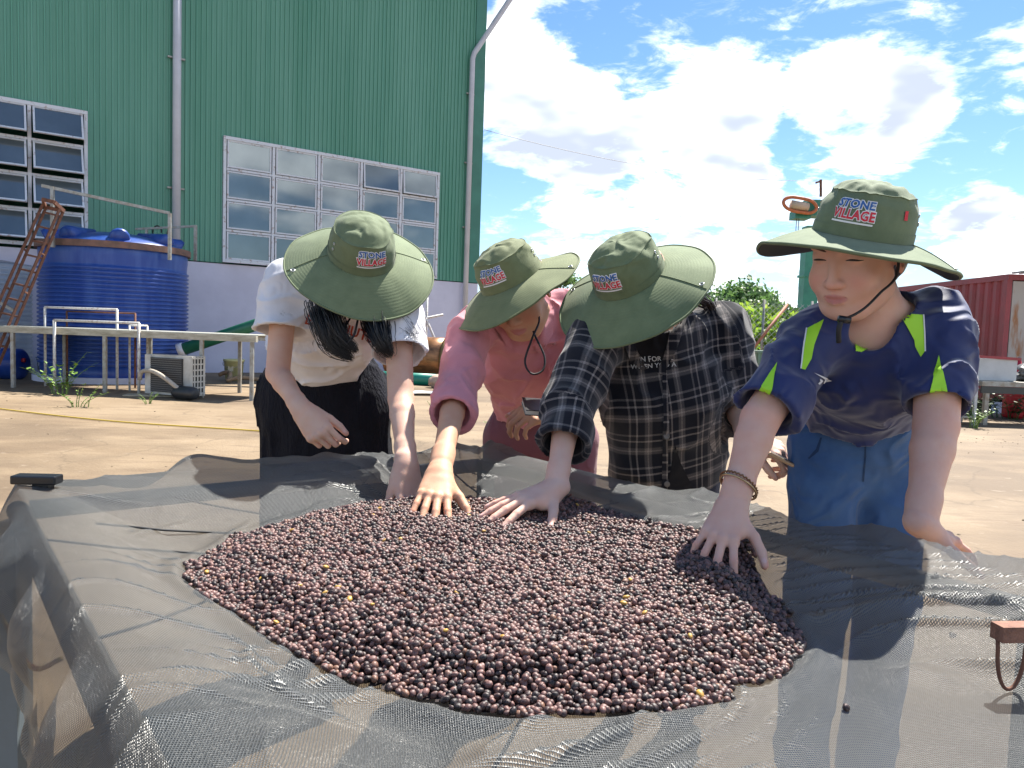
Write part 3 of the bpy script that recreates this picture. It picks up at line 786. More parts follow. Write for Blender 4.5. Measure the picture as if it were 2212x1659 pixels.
for i in range(9): MB().box((cx + .1 + i * .13, cy - .25, CH + .03), (.05, .6, .03)).build('roof_rib', M['galv'], cont)
for dx in (.1, 2.5): 
    for dy in (.1, 6.0): MB().box((cx + dx, cy + dy, .13), (.2, .2, .26)).build('block', M['plaster'], cont)
# workbench with clutter in front of it
wb0 = at(2170, 905, 11.4); wb0[2] = 0
wbn = thing('workbench', 'long dark steel workbench in front of the red container', 'workbench', wb0)
wz = at(2170, 828, 11.4)[2]
MB().box(wb0 + np.array([.6, 0, wz]), (2.4, .7, .07)).build('top', M['galv'], wbn)
MB().box(wb0 + np.array([.6, -.33, wz - .09]), (2.4, .03, .1)).build('apron', mat('dark_steel', (.06, .065, .065), .5, .3), wbn)
for dx in (-.5, 1.7):
    for dy in (-.3, .3): MB().box(wb0 + np.array([dx, dy, wz / 2 - .02]), (.06, .06, wz - .04)).build('leg', M['galv'], wbn)
bx = thing('grey_crate', 'pale grey metal crate on the left of the workbench', 'crate', wb0 + np.array([-.25, .1, wz + .036]))
b0 = wb0 + np.array([-.25, .1, wz + .036])
for e in (-1, 1):
    MB().box(b0 + np.array([e * .3, 0, .17]), (.02, .4, .32)).build('side', M['zinc'], bx); MB().box(b0 + np.array([0, e * .2, .17]), (.58, .02, .32)).build('side', M['zinc'], bx)
MB().box(b0 + np.array([0, 0, .01]), (.57, .37, .02)).build('base', M['zinc'], bx)
MB().bar(b0 + np.array([-.34, -.22, .36]), b0 + np.array([.34, -.22, .34]), .04).build('rim', M['maroon'], bx)
blob('scrap_heap', wb0 + np.array([.75, .05, wz + .03]), (.55, .28, .16), mat('dark_plastic_scrap', (.18, .18, .18), .35, 0, .7, 6, bump=1, bscale=9), 'tangle of dark plastic scrap on the workbench', 'scrap', 11, 24, .9)
rt = wb0 + np.array([.3, -.2, wz + .06])
tag(MB().tube([rt, rt + np.array([.2, -.02, 0]), rt + np.array([.25, -.02, .01])], [.022, .025, .012], 8).build('red_tool_handle', mat('red_paint', (.55, .02, .03), .4), None, True, rt), 'short red tool handle lying on the workbench', 'tool')
rc0 = wb0 + np.array([.75, .9, 0])
rcy = thing('gas_cylinder', 'red gas cylinder under the workbench at the right edge', 'gas cylinder', rc0)
MB().lathe(rc0, [(0, .02), (.17, .02), (.18, .06), (.18, .75), (.12, .86), (.05, .9), (.04, .96), (0, .96)], 24).build('shell', mat('red_cylinder_paint', (.45, .012, .025), .4), rcy, True)
MB().tube([rc0 + UZ * .95, rc0 + UZ * 1.02], .025, 8).build('valve', M['galv'], rcy, True)
# shelf rack
rk0 = at(2085, 915, 11.0); rk0[2] = 0
rk = thing('shelf_rack', 'small metal shelf rack standing left of the workbench', 'rack', rk0)
for dx in (-.3, .12):
    for dy in (0, .35): MB().bar(rk0 + np.array([dx, dy, 0]), rk0 + np.array([dx, dy, .72]), .04).build('post', M['zinc'], rk)
for z in (.12, .3, .48, .66): MB().box(rk0 + np.array([-.09, .175, z]), (.46, .37, .025)).build('shelf', M['galv'], rk)

# ---- loose grit and chips on the yard (nobody could count them)
rg = np.random.default_rng(99); Vg = []; Fg = []; n0 = 0
for i in range(380):
    Yg = rg.uniform(3.5, 14); xg = rg.uniform(-.75, .75) * Yg
    if rg.random() < .4: xg, Yg = rg.normal(5.8, 1.2), rg.normal(9.8, .9)
    c = np.array([xg, Yg, 0]); sz = rg.uniform(.003, .013) * (1.6 if rg.random() < .08 else 1)
    P = rg.normal(size=(6, 3)); P /= np.linalg.norm(P, axis=1)[:, None]; P = np.array([(1, 0, 0), (-1, 0, 0), (0, 1, 0), (0, -1, 0), (0, 0, 1), (0, 0, -1)]) * rg.uniform(.5, 1.2, (6, 1)) * np.array([1.3, 1, .5])
    Vg.append(P * sz + c + UZ * sz * .3); Fg += [[a + n0, b + n0, d + n0] for a, b, d in ((0, 2, 4), (2, 1, 4), (1, 3, 4), (3, 0, 4), (2, 0, 5), (1, 2, 5), (3, 1, 5), (0, 3, 5))]; n0 += 6
gv = obj('yard_grit', np.concatenate(Vg), Fg, mat('grit', (.22, .165, .105), .9, 0, .4, 2.0)); gv['kind'] = 'stuff'; gv['label'] = 'loose grit and small chips scattered over the concrete yard'; gv['category'] = 'grit'
# ================================================================== THE DRYING TABLE
TZ = .785
LC = atz(38, 1062, TZ)
waz = R_(52.0)
TV = np.array([math.sin(waz), math.cos(waz), 0])          # across, towards the right long side
TU = np.array([math.cos(waz), -math.sin(waz), 0])         # along, from the far end towards the viewer's right
TWID, TLEN = 1.10, 2.75
def T(u, v, z=TZ): return LC + TU * u + TV * v + UZ * (z - TZ)
def touv(p): d = np.asarray(p)[..., :2] - LC[:2]; return d[..., 0] * TU[0] + d[..., 1] * TU[1], d[..., 0] * TV[0] + d[..., 1] * TV[1]

PILE_PX = [(395, 1235), (400, 1295), (450, 1322), (500, 1345), (600, 1402), (700, 1452), (780, 1470), (850, 1485), (1000, 1522), (1100, 1535), (1200, 1543), (1320, 1540), (1400, 1537), (1500, 1516), (1575, 1503), (1585, 1478), (1650, 1467), (1710, 1432), (1748, 1388), (1725, 1345),
           (1690, 1305), (1640, 1255), (1600, 1212), (1560, 1196), (1500, 1195), (1400, 1168), (1310, 1138), (1220, 1108), (1120, 1092), (1000, 1085), (900, 1084), (760, 1094), (680, 1112), (600, 1130), (520, 1150), (440, 1185)]
PZ = TZ - .060
PILE = np.array([atz(x, y, PZ)[:2] for x, y in PILE_PX])
def poly_sd(P):                                            # signed distance to the pile outline, + inside
    P = np.asarray(P, float)[..., :2]; A = PILE; B = np.roll(PILE, -1, 0)
    d = np.full(P.shape[:-1], 1e9); ins = np.zeros(P.shape[:-1], bool)
    for a, b in zip(A, B):
        e = b - a; w = P - a; t = np.clip((w @ e) / (e @ e), 0, 1)
        q = w - t[..., None] * e; d = np.minimum(d, np.hypot(q[..., 0], q[..., 1]))
        c = ((a[1] > P[..., 1]) != (b[1] > P[..., 1])) & (P[..., 0] < (b[0] - a[0]) * (P[..., 1] - a[1]) / (b[1] - a[1] + 1e-12) + a[0])
        ins ^= c
    return np.where(ins, d, -d)
def ss(x, a, b): t = np.clip((x - a) / (b - a), 0, 1); return t * t * (3 - 2 * t)

def net_z(u, v):                                           # sagging cloth on the frame
    u = np.asarray(u, float); v = np.asarray(v, float)
    ed = np.minimum(np.minimum(v, TWID - v), np.minimum(u, TLEN - u))
    e = ss(ed, 0, .26)
    P = np.stack([u * 5, v * 5, u * 0], -1)
    wr = fbm(P, 3) * .020
    ang = fbm(np.stack([u * 1.6, v * 1.6, u * 0 + 9], -1), 2) * 3.0
    ph = (u * np.cos(ang) + v * np.sin(ang)) * 24 + fbm(P * .7 + 4, 2) * 6
    fold = (1 - np.abs(np.sin(ph))) ** 4 * .016 * ss(fbm(P * .6 + 31, 2), -.05, .25)
    ph2 = (u * .8 - v * .6) * 15 + fbm(P * .5 + 40, 3) * 9
    fold = fold + (1 - np.abs(np.sin(ph2))) ** 7 * .016 * ss(fbm(P * .5 + 55, 2), .0, .3)
    pd = poly_sd((LC + u[..., None] * TU + v[..., None] * TV))
    lip = np.exp(-((pd + .012) / .016) ** 2) * .010
    flat = 1 - ss(pd, -.06, .02)
    return TZ + .012 * (1 - e) - .075 * e + (wr * (.3 + .7 * e) + fold * (.4 + .6 * e)) * (.25 + .75 * flat) + lip

def net_mat():
    m = bpy.data.materials.new('black_shade_net'); m.use_nodes = True; nt = m.node_tree; N = nt.nodes.new; Lk = nt.links.new
    b = nt.nodes['Principled BSDF']; out = nt.nodes['Material Output']
    b.inputs['Base Color'].default_value = (.135, .145, .150, 1); b.inputs['Roughness'].default_value = .32; b.inputs['Specular IOR Level'].default_value = 1.0
    uv = N('ShaderNodeUVMap')
    def band(axis, scale):
        mp = N('ShaderNodeMapping'); mp.inputs['Rotation'].default_value = (0, 0, R_(28) + (math.pi / 2 if axis else 0)); Lk(uv.outputs[0], mp.inputs[0])
        w = N('ShaderNodeTexWave'); w.wave_type = 'BANDS'; w.bands_direction = 'X'; w.wave_profile = 'SIN'
        w.inputs['Scale'].default_value = scale; w.inputs['Distortion'].default_value = 1.2; w.inputs['Detail'].default_value = 1.0; w.inputs['Detail Scale'].default_value = .02
        Lk(mp.outputs[0], w.inputs['Vector']); return w.outputs['Fac']
    a, c = band(0, 112), band(1, 126)
    mxm = N('ShaderNodeMath'); mxm.operation = 'MAXIMUM'; Lk(a, mxm.inputs[0]); Lk(c, mxm.inputs[1])
    mr = N('ShaderNodeMapRange'); mr.interpolation_type = 'SMOOTHSTEP'; mr.inputs['From Min'].default_value = .35; mr.inputs['From Max'].default_value = .95
    mr.inputs['To Min'].default_value = .54; mr.inputs['To Max'].default_value = .98; Lk(mxm.outputs[0], mr.inputs['Value'])
    cr1 = N('ShaderNodeTexNoise'); cr1.noise_type = 'RIDGED_MULTIFRACTAL'; cr1.inputs['Scale'].default_value = 16; cr1.inputs['Detail'].default_value = 5; cr1.inputs['Roughness'].default_value = .6; cr1.inputs['Distortion'].default_value = .8; Lk(uv.outputs[0], cr1.inputs['Vector'])
    cr2 = N('ShaderNodeTexNoise'); cr2.inputs['Scale'].default_value = 230; cr2.inputs['Detail'].default_value = 3; Lk(uv.outputs[0], cr2.inputs['Vector'])
    bp0 = N('ShaderNodeBump'); bp0.inputs['Strength'].default_value = .6; bp0.inputs['Distance'].default_value = .006; Lk(cr1.outputs['Fac'], bp0.inputs['Height'])
    bp1 = N('ShaderNodeBump'); bp1.inputs['Strength'].default_value = .5; bp1.inputs['Distance'].default_value = .004; Lk(cr2.outputs['Fac'], bp1.inputs['Height']); Lk(bp0.outputs[0], bp1.inputs['Normal'])
    bp = N('ShaderNodeBump'); bp.inputs['Strength'].default_value = .9; bp.inputs['Distance'].default_value = .0016; Lk(mxm.outputs[0], bp.inputs['Height']); Lk(bp1.outputs[0], bp.inputs['Normal']); Lk(bp.outputs[0], b.inputs['Normal'])
    tl_ = N('ShaderNodeBsdfTranslucent'); tl_.inputs[0].default_value = (.12, .13, .135, 1)
    m1 = N('ShaderNodeMixShader'); m1.inputs[0].default_value = .40; Lk(b.outputs[0], m1.inputs[1]); Lk(tl_.outputs[0], m1.inputs[2])
    tr = N('ShaderNodeBsdfTransparent'); m2 = N('ShaderNodeMixShader')
    Lk(mr.outputs[0], m2.inputs[0]); Lk(tr.outputs[0], m2.inputs[1]); Lk(m1.outputs[0], m2.inputs[2]); Lk(m2.outputs[0], out.inputs[0])
    return m
M['net'] = net_mat()
M['grey_steel'] = mat('grey_blue_steel', (.16, .20, .23), .5, .3, .2, 6)
table = thing('drying_table', 'long raised drying table covered with black shade net', 'drying table', (*T(1.2, .55)[:2], 0))
def uvgrid(name, Pf, us, vs, m_, parent):
    U, V = np.meshgrid(us, vs, indexing='ij'); P, UVs = Pf(U, V); nu, nv = U.shape
    idx = np.arange(nu * nv).reshape(nu, nv)
    f = np.stack([idx[:-1, :-1], idx[1:, :-1], idx[1:, 1:], idx[:-1, 1:]], -1).reshape(-1, 4)
    o = obj(name, P.reshape(-1, 3), f, m_, parent, True)
    uvl = o.data.uv_layers.new(name='UVMap'); li = np.empty(len(o.data.loops), np.int32); o.data.loops.foreach_get('vertex_index', li)
    uvl.data.foreach_set('uv', UVs.reshape(-1, 2)[li].astype(np.float32).ravel())
    return o
SK, FL, RT = .34, .10, .07
def netP(U, V):
    uc = np.clip(U, 0, TLEN); vc = np.clip(V, 0, TWID)
    z = net_z(uc, vc); P = LC + uc[..., None] * TU + vc[..., None] * TV; P[..., 2] = z
    # hanging side on the left
    t = np.clip(-V, 0, None); n1 = fbm(np.stack([U * 3.2, U * 0, U * 0 + 3], -1), 3); n2 = fbm(np.stack([U * 9, t * 4, U * 0 + 8], -1), 3)
    drop = t * (.72 + .45 * n1); outw = .035 * np.sin(np.clip(t / .08, 0, 1.57)) + np.clip(.02 + n2 * .09 + n1 * .05, 0, .1) * ss(t, .02, .2)
    P = P - TV * outw[..., None] * (t > 0)[..., None]; P[..., 2] -= drop
    # loose end standing up at the far end
    t = np.clip(-U, 0, None); n3 = fbm(np.stack([V * 4.5, V * 0, V * 0 + 5], -1), 3); n4 = fbm(np.stack([V * 9, t * 6, V * 0 + 2], -1), 2)
    P = P - TU * (t * (.5 + .5 * n3))[..., None]; P[..., 2] += t * (.10 + .28 * np.clip(n3 + .12, -.2, 1)) + n4 * .05 * ss(t, 0, .08) - .6 * np.clip(t - .07, 0, 1)
    # right side: a short loose lip
    t = np.clip(V - TWID, 0, None); n5 = fbm(np.stack([U * 4, U * 0, U * 0 + 15], -1), 3)
    P = P + TV * (t * .6)[..., None]; P[..., 2] += t * (1.1 * n5 - .15)
    return P, np.stack([U, V], -1)
us = np.concatenate([np.linspace(-FL, 0, 12)[:-1], np.linspace(0, 1.9, 330)[:-1], np.linspace(1.9, TLEN, 60)])
vs = np.concatenate([np.linspace(-SK, 0, 40)[:-1], np.linspace(0, TWID, 230)[:-1], np.linspace(TWID, TWID + RT, 10)])
net = uvgrid('net', netP, us, vs, M['net'], table)
# frame, legs, strings under the net
rz = TZ - .036
for a, b in ((T(0, 0, rz), T(TLEN, 0, rz)), (T(0, TWID, rz), T(TLEN, TWID, rz)), (T(0, .02, rz - .002), T(0, TWID - .02, rz - .002)), (T(TLEN, .02, rz - .002), T(TLEN, TWID - .02, rz - .002))):
    MB().tube([a, b], .019, 12).build('rail', M['galv'], table, True)
for u in (0.01, 1.35, TLEN - .02):
    for v in (-.012, TWID): MB().bar(T(u, v, 0), T(u, v, rz - .02), .048).build('leg', M['grey_steel'], table)
cordm = mat('black_cord', (.012, .013, .015), .6)
for a, b, c, d in ((.0, .25, .55, 1.1), (.0, .75, .75, 0), (.25, 0, .62, 1.1), (.5, 1.1, 1.3, 0.1), (.05, .95, .9, .9), (.3, 1.1, .2, .1), (.95, 1.1, .55, .3), (1.2, 1.1, .7, .6)):
    p, q = T(a, b, TZ - .03), T(c, d, TZ - .03)
    MB().tube([p + (q - p) * t - UZ * .25 * t * (1 - t) for t in np.linspace(0, 1, 10)], .0022, 5).build('cord', cordm, table, True)

# ---- striped cord at the table's near left corner
p, q = atz(20, 1365, .62), atz(112, 1432, .60)
M['stripe'] = mat('striped_cord', (.5, .36, .12), .6, 0, 0, 90, (.25, .04, .03), lo=.45, hi=.55)
tag(MB().tube([p + (q - p) * t - UZ * .03 * math.sin(3.1 * t) for t in np.linspace(-.3, 1.2, 14)], .004, 6).build('striped_cord', M['stripe'], None, True, p), 'red and yellow striped cord hanging at the table corner post', 'cord')

# ================================================================== COFFEE CHERRIES
def pile_h(P):
    sd_ = poly_sd(P); h = ss(sd_, -.004, .10) * .036 + .006 * (sd_ > 0)
    h = h + fbm(np.stack([P[..., 0] * 9, P[..., 1] * 9, P[..., 0] * 0], -1), 3) * .010 * ss(sd_, 0, .05)
    hd = atz(1555, 1222, TZ)                              # the little heap being pushed together
    h = h + .03 * np.exp(-(((P[..., 0] - hd[0]) ** 2 + (P[..., 1] - hd[1]) ** 2) / .035 ** 2))
    return h
def surf_z(P):
    u, v = touv(P); return net_z(u, v) + pile_h(P)
lo = PILE.min(0) - .03; hi = PILE.max(0) + .03
sp = .0071
gx, gy = np.meshgrid(np.arange(lo[0], hi[0], sp), np.arange(lo[1], hi[1], sp * .87), indexing='ij')
gx = gx + (np.arange(gx.shape[1]) % 2)[None] * sp / 2
G = np.stack([gx, gy], -1).reshape(-1, 2) + rng.normal(size=(gx.size, 2)) * sp * .22
sd_ = poly_sd(G); edge = .022 * fbm(np.stack([G[:, 0] * 24, G[:, 1] * 24, G[:, 0] * 0], -1), 2)
keep = sd_ + edge > .002
G = G[keep]
ext = G[rng.random(len(G)) < .22] + rng.normal(size=(int(0), 2)) if False else G[rng.random(len(G)) < .22]
ext = ext + rng.normal(size=ext.shape) * .002
ext = ext[poly_sd(ext) > .015]
C3 = np.concatenate([np.c_[G, surf_z(G) + rng.uniform(-.002, .0025, len(G))], np.c_[ext, surf_z(ext) + rng.uniform(.003, .0055, len(ext))]])
def on_net(px, py, up=0.0):
    z = TZ - .05
    for _ in range(8):
        p = atz(px, py, z); u_, v_ = touv(p); z = float(net_z(u_, v_)) + up
    return atz(px, py, z)
sing = [on_net(2058, 1372, .004), on_net(1828, 1528, .004)]
# base mound that fills the pile under the visible layer
gx, gy = np.meshgrid(np.linspace(lo[0], hi[0], 130), np.linspace(lo[1], hi[1], 130), indexing='ij')
Pm = np.stack([gx, gy], -1); sdm = poly_sd(Pm); uu_, vv_ = touv(np.concatenate([Pm, Pm[..., :1] * 0], -1))
zm = net_z(uu_, vv_) + pile_h(Pm) - .004
idx = np.arange(zm.size).reshape(zm.shape); okf = (sdm > .004)
fm = np.stack([idx[:-1, :-1], idx[1:, :-1], idx[1:, 1:], idx[:-1, 1:]], -1)[okf[:-1, :-1] & okf[1:, :-1] & okf[1:, 1:] & okf[:-1, 1:]]

def cherry_mat(name, island):
    m = bpy.data.materials.new(name); m.use_nodes = True; nt = m.node_tree; N = nt.nodes.new; Lk = nt.links.new; b = nt.nodes['Principled BSDF']
    if island: r = N('ShaderNodeNewGeometry').outputs['Random Per Island']
    else: r = N('ShaderNodeObjectInfo').outputs['Random']
    cr = N('ShaderNodeValToRGB'); e = cr.color_ramp.elements; e[0].position = 0; e[0].color = (.014, .010, .011, 1); e[1].position = 1; e[1].color = (.20, .10, .06, 1)
    for p_, c in ((.22, (.018, .011, .012)), (.40, (.056, .027, .025)), (.60, (.125, .060, .053)), (.80, (.21, .108, .094)), (.94, (.13, .062, .052))):
        x = e.new(p_); x.color = (*c, 1)
    Lk(r, cr.inputs[0])
    tcn = N('ShaderNodeTexCoord'); n = N('ShaderNodeTexNoise'); n.inputs['Scale'].default_value = 420 if island else 420; n.inputs['Detail'].default_value = 4; Lk(tcn.outputs['Object'], n.inputs['Vector'])
    mx = N('ShaderNodeMix'); mx.data_type = 'RGBA'; mx.blend_type = 'MIX'; mr = N('ShaderNodeMapRange'); mr.inputs['From Min'].default_value = .48; mr.inputs['From Max'].default_value = .75; mr.inputs['To Max'].default_value = .5
    Lk(n.outputs['Fac'], mr.inputs['Value']); Lk(mr.outputs[0], mx.inputs[0]); Lk(cr.outputs[0], mx.inputs[6]); mx.inputs[7].default_value = (.31, .215, .195, 1)
    Lk(mx.outputs[2], b.inputs['Base Color']); b.inputs['Roughness'].default_value = .50; b.inputs['Specular IOR Level'].default_value = .5
    bp = N('ShaderNodeBump'); bp.inputs['Strength'].default_value = .5; bp.inputs['Distance'].default_value = .001; Lk(n.outputs['Fac'], bp.inputs['Height']); Lk(bp.outputs[0], b.inputs['Normal'])
    return m
M['cherry_each'] = cherry_mat('dried_cherry_skin', False)
M['cherry_mass'] = cherry_mat('dried_cherry_mass', True)
def cherry_mesh(seed, sub):
    bm = bmesh.new(); bmesh.ops.create_icosphere(bm, subdivisions=sub, radius=1.0)
    V = np.array([v.co[:] for v in bm.verts]); F = [[v.index for v in f.verts] for f in bm.faces]; bm.free()
    rg_ = np.random.default_rng(seed); n = 1 + .20 * fbm(V * 1.4 + seed * 5.1, 3)
    groove = 1 - .13 * np.exp(-(V[:, 1] / .16) ** 2) * (V[:, 2] > -.2) * (rg_.random() < .6)
    V = V * (n * groove)[:, None] * np.array([.0046 * rg_.uniform(.95, 1.15), .0039, .0038 * rg_.uniform(.9, 1.05)])
    return V, np.array(F)
VAR = [cherry_mesh(i, 2) for i in range(8)]
def rots(n):
    q = rng.normal(size=(n, 4)); q[:, 1:3] *= .45; q /= np.linalg.norm(q, axis=1)[:, None]; w, x, y, z = q.T
    return np.stack([np.stack([1 - 2 * (y * y + z * z), 2 * (x * y - z * w), 2 * (x * z + y * w)], -1), np.stack([2 * (x * y + z * w), 1 - 2 * (x * x + z * z), 2 * (y * z - x * w)], -1), np.stack([2 * (x * z - y * w), 2 * (y * z + x * w), 1 - 2 * (x * x + y * y)], -1)], 1), q
order = np.argsort(np.linalg.norm(C3 - CC, axis=1)); near, far = C3[order[:298]], C3[order[298:]]
vm_ = []
for V, F in VAR:
    me = bpy.data.meshes.new('coffee_cherry'); me.from_pydata(V.tolist(), [], F.tolist()); me.polygons.foreach_set('use_smooth', [True] * len(me.polygons)); me.materials.append(M['cherry_each']); vm_.append(me)
_, qs = rots(300)
def cherry(p, k, label, group):
    o = bpy.data.objects.new('coffee_cherry', vm_[k % 8]); COL.objects.link(o); o.location = p; o.rotation_mode = 'QUATERNION'; o.rotation_quaternion = qs[k]; s = rng.uniform(.85, 1.12); o.scale = (s, s, s)
    tag(o, label, 'coffee cherry', group)
for k, p in enumerate(near): cherry(p, k, 'dried dark purple coffee cherry along the near rim of the pile', 'dried coffee cherries along the near rim of the pile')
for k, (p, lb) in enumerate(zip(sing, ('single dark cherry lying alone on the net, farther from the viewer', 'single brown cherry lying alone on the net near the bottom right'))):
    cherry(p, 298 + k, lb, None)
Vs, Fs, n0 = [], [], 0
Rm_, _ = rots(len(far)); sc_ = np.clip(rng.normal(1.0, .13, len(far)), .65, 1.3)
pick = rng.integers(0, 8, len(far))
for k in range(8):
    sel = np.where(pick == k)[0]; V, F = VAR[k]
    P = np.einsum('nij,vj->nvi', Rm_[sel], V) * sc_[sel][:, None, None] + far[sel][:, None]
    Vs.append(P.reshape(-1, 3)); Fs.append((F[None] + (np.arange(len(sel)) * len(V))[:, None, None] + n0).reshape(-1, 3)); n0 += P.shape[0] * P.shape[1]
Vs = np.concatenate(Vs); Fs = np.concatenate(Fs)
def fastmesh(name, V, F, m_, smooth=True):
    me = bpy.data.meshes.new(name); k = F.shape[1]
    me.vertices.add(len(V)); me.vertices.foreach_set('co', V.astype(np.float32).ravel())
    me.loops.add(F.size); me.loops.foreach_set('vertex_index', F.astype(np.int32).ravel())
    me.polygons.add(len(F)); me.polygons.foreach_set('loop_start', np.arange(0, F.size, k, dtype=np.int32)); me.polygons.foreach_set('loop_total', np.full(len(F), k, np.int32))
    me.update(calc_edges=True); me.validate()
    if smooth: me.polygons.foreach_set('use_smooth', [True] * len(F))
    me.materials.append(m_); o = bpy.data.objects.new(name, me); COL.objects.link(o); return o
pile = fastmesh('coffee_cherry_pile', Vs, Fs, M['cherry_mass'])
tag(pile, 'broad pile of dried dark coffee cherries spread on the black net', 'coffee cherries', None, 'stuff')
obj('pile_core', np.stack([Pm[..., 0], Pm[..., 1], zm], -1).reshape(-1, 3), fm, mat('cherry_core', (.03, .02, .02), .9), pile, True)['kind'] = 'stuff'
# yellow beans and split husks
ym = mat('yellow_parchment', (.55, .33, .06), .5, 0, .3, 300, (.40, .22, .05))
V, F = VAR[1]
yb = bpy.data.meshes.new('yellow_bean'); yb.from_pydata((V * np.array([1.1, 1.0, .75])).tolist(), [], F.tolist()); yb.polygons.foreach_set('use_smooth', [True] * len(F)); yb.materials.append(ym)
pk = rng.choice(len(far), 34, replace=False)
for k in pk:
    o = bpy.data.objects.new('yellow_bean', yb); COL.objects.link(o); o.location = far[k] + UZ * .0045; o.rotation_euler = tuple(rng.uniform(-.6, .6, 2)) + (rng.uniform(0, 6),); s = rng.uniform(.75, 1.05); o.scale = (s, s, s)
    tag(o, 'yellow peeled bean lying on top of the dark cherries', 'bean', 'yellow beans scattered over the pile')

# ================================================================== SMALL THINGS ON THE TABLE
M['rust_bar'] = mat('rusty_brown_bar', (.30, .14, .09), .75, .1, .4, 60, (.17, .075, .05), bump=.4, bscale=200)
tb_ = on_net(2180, 1489, .004)
hook = thing('rusty_scraper', 'rusty flat bar with a bent wire loop standing on the net at the right', 'scraper', tb_)
sx = nrm(RC[:, 0] * np.array([1, 1, 0]) + np.array([0, .12, 0])); sy = np.cross(UZ, sx)
Ypx = tb_[1] / FPX
bz = tb_[2] + 131 * Ypx
MB().box(tb_ + sx * .055 + UZ * (bz - tb_[2]), (.155, .020, .019), (sx, sy, UZ)).build('bar', M['rust_bar'], hook)
loop = [tb_ + sx * (.018 * math.cos(t) * (1 if t < 1.57 else 1) - .001) + UZ * (.05 * (1 - math.sin(t)) ** 1.0) for t in np.linspace(0, math.pi, 20)]
loop = [tb_ + sx * .0205 + UZ * (bz - tb_[2] - .008)] + loop[:] + [tb_ - sx * .0205 + UZ * (bz - tb_[2] - .008)]
MB().tube(loop, .0023, 8).build('wire_loop', M['rust'], hook, True)
MB().tube([p + sx * .112 for p in loop], .0023, 8).build('wire_loop', M['rust'], hook, True)
bx0 = atz(80, 1054, TZ + .008); bx0[2] = TZ + .008
blk = thing('black_clamp', 'small black plastic clamp box on the net at the far left corner', 'clamp', bx0)
M['black_gloss'] = mat('black_gloss_plastic', (.012, .013, .016), .3)
bxm = MB().box(bx0 + UZ * .017, (.083, .032, .017), (nrm((1, .06, 0)), nrm((-.06, 1, 0)), UZ)); o_ = bxm.build('body', M['black_gloss'], blk)
bv = o_.modifiers.new('bevel', 'BEVEL'); bv.width = .003; bv.segments = 2
MB().box(bx0 + np.array([.012, 0, .003]), (.03, .02, .012)).build('foot', M['black_gloss'], blk)
